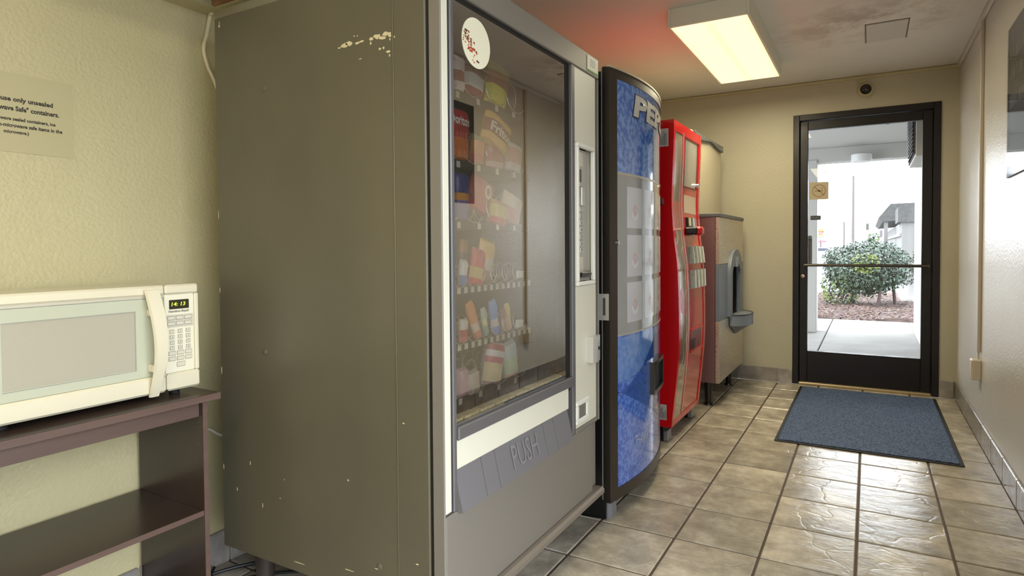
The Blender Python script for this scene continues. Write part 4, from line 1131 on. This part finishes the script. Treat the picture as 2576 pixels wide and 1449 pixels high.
# paper notice on the left wall
nt_ = thing('paper_notice', 'pale printed microwave notice taped on the left wall above the microwave', 'notice', (XL, -.95, 1.375))
part(M().box(XL + .0004, XL + .0016, -1.15, -.757, 1.374, 1.584), 'sheet', mat('notice paper', rgb(178, 168, 130), .55), nt_)
PRI = mat('black print', rgb(52, 46, 36), .6)
for s, yr, z, w_, h_ in (('Please use only unsealed', -.805, 1.5045, .163, .0165), ('"Microwave Safe" containers.', -.791, 1.4835, .175, .0140), ('(Do not microwave sealed containers, ice', -.800, 1.4545, .190, .0125), ('or other non-microwave safe items in the', -.784, 1.4395, .200, .0105), ('microwave.)', -.862, 1.4205, .055, .0120)):
    part(text(M(), s, lambda u, v, d: (XL + .0017 + d * .3, yr + u, z + v), w=w_, h=h_, bold=.04, align='r'), 'lettering', PRI, nt_)

# cords
def cr_path(pts, n=10):
    P_ = [Vector(p) for p in pts]; P_ = [P_[0]] + P_ + [P_[-1]]; out = []
    for i in range(1, len(P_) - 2):
        for k in range(n):
            t_ = k / n; a, b, c_, d_ = P_[i - 1], P_[i], P_[i + 1], P_[i + 2]
            out.append(.5 * ((2 * b) + (-a + c_) * t_ + (2 * a - 5 * b + 4 * c_ - d_) * t_ ** 2 + (-a + 3 * b - 3 * c_ + d_) * t_ ** 3))
    return out + [P_[-2]]
CORD = mat('cream cord', rgb(214, 204, 170), .45)
wx = XL + .016
solo(M().tube(cr_path([(wx + .02, -.353, 1.914), (wx, -.347, 1.905), (wx, -.359, 1.845), (wx, -.371, 1.79), (wx, -.357, 1.735), (wx, -.33, 1.68), (wx, -.24, 1.45), (wx, -.20, 1.1), (wx, -.22, .7)]), .006, 8), 'power_cord', CORD, 'cream cord hanging down the left wall behind the snack machine', 'cord')
solo(M().tube(cr_path([(XL + .014, -.60, .56), (XL + .012, -.45, .53), (XL + .012, -.376, .492), (XL + .014, -.32, .455), (XL + .012, -.2, .44)]), .005, 8), 'power_cord', mat('white cord', rgb(226, 220, 206), .4), 'white cord between shelf unit and snack machine on the left wall', 'cord')
BC = mat('black cord', rgb(22, 22, 26), .5)
solo(M().tube(cr_path([(-1.02, -.50, .0075), (-1.0, -.40, .0075), (-.96, -.32, .0085), (-.90, -.25, .0075), (-.80, -.20, .0075), (-.6, -.1, .0075)]), .006, 8), 'power_cord', BC, 'thicker black cord curving on the floor behind the snack machine leg', 'cord')
solo(M().tube(cr_path([(-1.01, -.385, .0215), (-.97, -.42, .0075), (-.90, -.38, .0075), (-.80, -.28, .0075), (-.70, -.22, .0075), (-.55, -.2, .0075)]), .005, 8), 'power_cord', BC, 'thin black cord lying forward of the snack machine leg', 'cord')
solo(M().tube(cr_path([(-1.02, -.45, .0062), (-.99, -.36, .0062), (-.965, -.30, .0062), (-.93, -.27, .0062)]), .0045, 6), 'cord_end', mat('grey flat cord', rgb(168, 168, 172), .4), 'short grey flat cable on the floor by the left wall', 'cord')

# ------------------------------------------------------------------ outdoors
CONC = mat('pale concrete', rgb(134, 132, 128), .8, var=(2.2, rgb(120, 118, 114), .35, .62), bump=(40, .25, .003))
EXTW = mat('white exterior paint', rgb(176, 175, 172), .6)
gm = M(); gm.add([(-40, 3.77, -.06), (40, 3.77, -.06), (40, 15, -.06), (-40, 15, -.06), (-60, 45, -.55), (60, 45, -.55), (-200, 320, -.55), (200, 320, -.55), (-40, YN - .15, -.06), (40, YN - .15, -.06), (40, -60, -.06), (-40, -60, -.06), (XR + .15, YN - .15, -.06), (40, YN - .15, -.06), (40, 3.77, -.06), (XR + .15, 3.77, -.06)], [(12, 13, 14, 15), (0, 1, 2, 3), (3, 2, 5, 4), (4, 5, 7, 6), (8, 9, 10, 11)])
struct(gm, 'ground', mat('pale asphalt', rgb(140, 140, 140), .85, var=(.4, rgb(128, 128, 128))))
path = bpy.data.objects.new('path', None); COL.objects.link(path); ORG[path.name] = Vector((0, 0, 0)); path['kind'] = 'structure'
for a in ((-2.2, .475, 3.76, 7.03), (.487, 1.46, 3.76, 8.56), (-2.2, .475, 7.045, 8.56), (1.462, 4, 7.44, 8.56)):
    part(M().bev(a[0], a[1], a[2], a[3], -.10, -.008, .006), 'slab', CONC, path)
struct(M().bev(1.456, 1.75, 3.77, 7.43, -.01, 2.9, .004), 'wall_porch', EXTW)
struct(M().bev(.14, .368, 6.88, 7.12, -.008, 2.20, .006), 'column_1', EXTW)
struct(M().box(-3, 2.2, 3.77, 7.14, 2.345, 2.50).bev(-3, 1.456, 6.90, 7.13, 2.165, 2.345, .004), 'roof_porch', EXTW)
pl_ = thing('porch_light', 'white drum porch light hanging before the canopy beam outside', 'lamp', (.865, 6.78, 2.13))
part(M().lathe([(.108, 2.125), (.113, 2.135), (.113, 2.215), (.09, 2.225)], (.865, 6.78, 0), 'z', 28), 'shade', mat('frosted shade', rgb(206, 206, 206), .4), pl_)
part(M().bev(.82, .91, 6.86, 6.90, 2.17, 2.235, .004), 'mount', EXTW, pl_)
lb2 = thing('louvered_unit', 'dark louvered box on the porch wall outside the door', 'vent', (1.37, 4.6, 1.83))
part(M().bev(1.275, 1.4555, 4.15, 5.05, 1.83, 2.33, .004), 'case', mat('pale case', rgb(196, 194, 188), .6), lb2)
LV = mat('dark louvre', rgb(84, 80, 86), .5)
part(M().box(1.268, 1.2755, 4.165, 5.035, 1.85, 2.32), 'backing', mat('louvre shadow', rgb(46, 44, 48), .7), lb2)
for k in range(14):
    z = 1.862 + k * .033
    part(M().prism([(1.254, z), (1.268, z + .022), (1.268, z + .027), (1.252, z + .004)], lambda u, v, d: (u, d, v), 4.18, 5.02), 'slat', LV, lb2)
pc = thing('porch_camera', 'tiny dark dome camera under the porch ceiling outside', 'camera', (1.10, 5.2, 2.345))
part(M().lathe([(.05, 2.3445), (.05, 2.325), (.04, 2.30), (.02, 2.285), (.002, 2.282)], (1.10, 5.2, 0), 'z', 18), 'dome', mat('dark dome', rgb(50, 50, 54), .3), pc)

# mulch bed with leaves and chips
rnd = random.Random(21)
MUL = [mat('mulch brown', rgb(82, 64, 58), .9), mat('mulch red', rgb(104, 70, 58), .9), mat('mulch tan', rgb(138, 118, 98), .9), mat('mulch dark', rgb(52, 42, 40), .9), mat('mulch violet', rgb(94, 84, 88), .9)]
m = M()
nx, ny = 40, 30
vs = [8.57 + 5.0 * j / ny for j in range(ny + 1)]
def mxm(y): return 1.75 if y < 11.45 else 1.50
gz = {}
def mz(x, y): return .012 + .05 * math.sin(min(1, max(0, (y - 8.57) / 1.6)) * math.pi / 2) + .018 * math.sin(x * 5.1 + y * 2.3) + .014 * math.sin(x * 2.2 - y * 4.7)
V = [(x, y, max(-.02, mz(x, y)) if 8.6 < y else -.02) for x, y in [(-.02 + (mxm(q) + .02) * i / nx, q) for i in range(nx + 1) for q in vs]]
F = [(i * (ny + 1) + j, (i + 1) * (ny + 1) + j, (i + 1) * (ny + 1) + j + 1, i * (ny + 1) + j + 1) for i in range(nx) for j in range(ny)]
m.add(V, F, 0)
for k in range(5200):
    y = 8.60 + 4.6 * rnd.random() ** 1.3; x = rnd.uniform(0, mxm(y) - .04); z = max(-.01, mz(x, y)) + rnd.uniform(.001, .012)
    l, w = rnd.uniform(.02, .06), rnd.uniform(.006, .022); a = rnd.random() * 6.28; tl = rnd.uniform(-.4, .4)
    ca, sa = math.cos(a), math.sin(a)
    m.add([(x + ca * p * l - sa * q * w, y + sa * p * l + ca * q * w, z + tl * p * l + .006 * abs(q)) for p, q in ((-.5, -.5), (.5, -.5), (.5, .5), (-.5, .5))], [(0, 1, 2, 3)], rnd.choice((0, 0, 1, 1, 2, 3, 4, 4)))
solo(m, 'mulch', MUL, 'brown mulch and leaf litter under the round green bush', 'mulch', loc=(1, 10, 0), kind='stuff', smooth=False)

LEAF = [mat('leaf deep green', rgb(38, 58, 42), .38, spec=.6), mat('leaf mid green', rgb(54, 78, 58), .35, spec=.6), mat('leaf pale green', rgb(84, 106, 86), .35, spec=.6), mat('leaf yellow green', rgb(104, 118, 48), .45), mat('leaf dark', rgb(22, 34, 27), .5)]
BARK = mat('dark bark', rgb(62, 50, 48), .9, bump=(50, .5, .006))
def foliage(m, cx, cy, cz, rx_, ry_, rz_, n, ls, seed, pow_=2.6, low=0.0, pal=(0, 0, 1, 1, 2, 4, 4)):
    r = random.Random(seed)
    for k in range(n):
        while True:
            d = Vector((r.gauss(0, 1), r.gauss(0, 1), r.gauss(0, 1)))
            if d.length > .1: break
        d.normalize()
        s_ = (abs(d.x) ** pow_ + abs(d.y) ** pow_ + abs(d.z) ** pow_) ** (-1 / pow_)
        lump = 1 + .07 * math.sin(5 * d.x + 3 * d.z + seed) + .06 * math.sin(7 * d.y - 4 * d.x + 2 * d.z)
        q = r.uniform(.72, 1.0) if r.random() < .8 else r.uniform(.3, .8)
        p = Vector((cx + d.x * s_ * rx_ * q * lump, cy + d.y * s_ * ry_ * q * lump, cz + d.z * s_ * rz_ * q * lump))
        if p.z < low: continue
        nrm_ = (d + Vector((r.gauss(0, .5), r.gauss(0, .5), r.gauss(0, .5) + .25))).normalized()
        a = nrm_.orthogonal().normalized(); b = nrm_.cross(a); w = r.random() * 6.28
        e, f_ = a * math.cos(w) + b * math.sin(w), b * math.cos(w) - a * math.sin(w)
        l = ls * r.uniform(.7, 1.3); wd = l * .5
        yel = math.sin(p.x * 4.1 + 1.0) * math.sin(p.z * 5.2 + .6) > .62
        mi = 3 if (yel and r.random() < .55) else r.choice(pal)
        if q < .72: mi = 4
        m.add([p - e * l * .5, p + f_ * wd * .5 + nrm_ * l * .06, p + e * l * .5, p - f_ * wd * .5 + nrm_ * l * .06], [(0, 1, 2), (0, 2, 3)], mi)
    return m
bu_ = thing('bush', 'round clipped green bush in the mulch bed outside the door', 'bush', (.92, 10.7, .03))
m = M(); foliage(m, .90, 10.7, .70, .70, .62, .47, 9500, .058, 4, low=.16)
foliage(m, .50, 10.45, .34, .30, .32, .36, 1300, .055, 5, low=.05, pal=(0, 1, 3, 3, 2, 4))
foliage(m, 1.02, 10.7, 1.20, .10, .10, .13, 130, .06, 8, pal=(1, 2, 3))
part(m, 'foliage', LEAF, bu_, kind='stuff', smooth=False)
for pts in ([(1.08, 10.25, .02), (1.12, 10.35, .25), (1.14, 10.5, .6), (1.2, 10.6, 1.0)], [(1.36, 10.7, .03), (1.34, 10.68, .3), (1.30, 10.65, .7)], [(.72, 10.5, .03), (.70, 10.5, .4), (.66, 10.55, .8)]):
    part(M().tube(cr_path(pts, 5), .026, 7), 'stem', BARK, bu_)
s2 = thing('shrub', 'small dark feathery shrub behind the porch wall at right', 'bush', (1.86, 11.25, .05))
part(foliage(M(), 1.86, 11.25, .80, .22, .22, .46, 1500, .06, 13, pal=(0, 0, 4, 4, 3)), 'foliage', LEAF, s2, kind='stuff', smooth=False)
part(M().tube([(1.86, 11.25, .03), (1.87, 11.25, .5)], .025, 7), 'stem', BARK, s2)
struct(M().bev(1.60, 4.5, 11.7, 11.95, -.06, .72, .01).box(1.58, 4.5, 11.66, 11.7, -.06, .10), 'wall_garden', mat('grey garden wall', rgb(178, 176, 176), .8))

# street furniture, neighbours and far distance
SILV = mat('galvanised pole', rgb(150, 146, 150), .5, .5)
sl = thing('street_lamp', 'tall single-arm street lamp by the road seen through the door', 'street lamp', (-.27, 60, -.55))
part(M().cyl((-.27, 60, -.55), (-.27, 60, 7.3), .13, .10, 10), 'pole', mat('brown grey pole', rgb(92, 84, 84), .6), sl)
part(M().tube(cr_path([(-.27, 60, 7.15), (-.7, 60, 7.45), (-1.6, 60, 7.8), (-2.3, 60, 7.86)], 6), .055, 6), 'arm', SILV, sl)
part(M().bev(-2.95, -2.2, 59.85, 60.15, 7.72, 7.88, .05), 'lamp_head', mat('lamp head grey', rgb(112, 110, 110), .5), sl)
gp = thing('sign_post', 'thin grey post with a crossbar left of the street lamp', 'post', (-1.0, 60, -.55))
part(M().cyl((-1.0, 60, -.55), (-1.0, 60, 3.2), .075, n=8), 'post', mat('brown grey pole', rgb(92, 84, 84), .6), gp)
part(M().cyl((-1.0, 60, 1.9), (-.39, 60, 1.92), .05, n=8), 'crossbar', SILV, gp)
bs_ = thing('pole_sign', 'tall restaurant pole sign with a bun emblem left of the street lamp', 'sign', (-5.13, 95, -.55))
part(M().bev(-5.9, -4.38, 94.85, 95.1, 1.9, 3.82, .06), 'panel', mat('white sign panel', rgb(236, 232, 230), .4), bs_)
part(M().bev(-5.2, -5.0, 94.9, 95.1, -.55, 1.9, .02), 'pole', mat('dark sign pole', rgb(88, 82, 92), .5), bs_)
part(M().bev(-5.75, -4.35, 94.85, 95.05, 1.5, 1.76, .03), 'lower_board', mat('red sign board', rgb(190, 90, 96), .5), bs_)
def ell(a0, a1, rx_, rz_, cx=-5.14, cz=2.86, k=14): return [(cx + rx_ * math.cos(a0 + (a1 - a0) * i / k), cz + rz_ * math.sin(a0 + (a1 - a0) * i / k)) for i in range(k + 1)]
fz = lambda u, v, d: (u, d, v)
m = M(); m.prism(ell(.35, 2.79, .52, .62), fz, 94.80, 94.86, 0); m.prism(ell(3.6, 5.82, .52, .52), fz, 94.80, 94.86, 0)
cres = ell(3.5, 5.95, .66, .68) + ell(5.95, 3.5, .58, .58)
m.prism(cres, fz, 94.80, 94.86, 1)
part(m, 'bun_emblem', [mat('bun orange', rgb(232, 160, 70), .5), mat('emblem blue', rgb(80, 110, 170), .5)], bs_)
part(text(text(M(), 'BURGER', lambda u, v, d: (-5.14 + u, 94.79 - d, 2.90 + v), w=.98, h=.24, bold=.05, align='c'), 'KING', lambda u, v, d: (-5.14 + u, 94.79 - d, 2.62 + v), w=.72, h=.24, bold=.05, align='c'), 'lettering', mat('sign red', rgb(206, 40, 44), .5), bs_)
tl = thing('traffic_light', 'small dark traffic light on a thin pole far beyond the bush', 'traffic light', (.80, 100, -.55))
part(M().bev(.62, .98, 99.8, 100.1, 3.3, 4.25, .06), 'housing', mat('signal housing', rgb(70, 72, 66), .6), tl)
for z in (3.46, 3.78, 4.08): part(M().cyl((.80, 99.8, z), (.80, 99.6, z), .16, n=12), 'visor', mat('signal housing', rgb(70, 72, 66), .6), tl)
part(M().cyl((.80, 100, -.55), (.80, 100, 3.32), .05, .04, 8), 'pole', mat('lavender grey pole', rgb(190, 186, 200), .6), tl)
car = thing('car', 'distant white and red car on the road beside the left porch column', 'car', (-4.6, 86, -.55))
def carf(u, v, d): return (u, d, v)
part(M().prism([(-6.6, -.30), (-2.6, -.30), (-2.6, .22), (-3.2, .32), (-3.7, .78), (-5.4, .82), (-6.1, .34), (-6.6, .26)], carf, 85.1, 86.9), 'body', mat('white car paint', rgb(226, 216, 216), .3, coat=.5), car)
part(M().prism([(-5.35, .34), (-3.35, .34), (-3.75, .72), (-5.25, .74)], carf, 85.06, 86.94), 'window', mat('car glass', rgb(70, 72, 84), .1), car)
part(M().bev(-6.62, -6.3, 85.2, 86.8, -.1, .15, .03), 'tail_light', mat('tail red', rgb(196, 60, 60), .3), car)
for x in (-5.8, -3.4):
    for y in (85.08, 86.72): part(M().cyl((x, y, -.23), (x, y + .2, -.23), .32, n=16), 'wheel', mat('tyre', rgb(40, 40, 44), .7), car)
bl = thing('neighbour_building', 'pale single-storey building with grey mansard roof beyond the bush', 'building', (4, 26, -.1))
BWALL = mat('pale block wall', rgb(108, 107, 105), .8); BROOF = mat('grey mansard shingle', rgb(74, 74, 73), .85, bump=(6, .6, .05), var=(8, rgb(64, 64, 64)))
part(M().box(1.92, 10, 22, 40, -.4, 1.86), 'wall', BWALL, bl)
m = M(); m.prism([(1.80, 1.86), (1.80, 2.36), (10, 2.36), (10, 1.86)], lambda u, v, d: (u, d, v), 21.9, 24.2); part(m, 'front_roof', BROOF, bl)
m = M(); m.prism([(1.30, 2.22), (1.72, 2.78), (2.6, 2.80), (2.6, 2.16), (1.45, 2.05)], lambda u, v, d: (u, d, v), 27, 40); part(m, 'rear_roof', BROOF, bl)
part(M().box(1.50, 1.64, 27.1, 27.3, -.4, 2.1), 'porch_post', BWALL, bl)
part(M().bev(1.34, 1.44, 27.2, 27.4, 1.42, 1.72, .02), 'wall_lantern', mat('dark lantern', rgb(110, 104, 108), .6), bl)
part(M().box(1.86, 1.93, 22.3, 39, 1.40, 1.50), 'wall_trim', mat('grey trim', rgb(140, 138, 138), .7), bl)
part(M().bev(2.30, 2.9, 21.95, 22.01, .7, 1.70, .01), 'window', mat('window dark', rgb(104, 100, 92), .3), bl)
m = M(); rt = random.Random(77); V = []; nn = 120
for i in range(nn + 1):
    x = -60 + 120 * i / nn; h_ = 3.0 + 1.1 * math.sin(x * .21) + .7 * math.sin(x * .7 + 1) + rt.uniform(-.5, .6)
    V += [(x, 170, -.6), (x, 170, h_), (x + rt.uniform(-.3, .3), 176, h_ * .8), (x, 180, -.6)]
F = []
for i in range(nn):
    for k in range(3): F.append((i * 4 + k, i * 4 + 4 + k, i * 4 + 5 + k, i * 4 + 1 + k))
m.add(V, F)
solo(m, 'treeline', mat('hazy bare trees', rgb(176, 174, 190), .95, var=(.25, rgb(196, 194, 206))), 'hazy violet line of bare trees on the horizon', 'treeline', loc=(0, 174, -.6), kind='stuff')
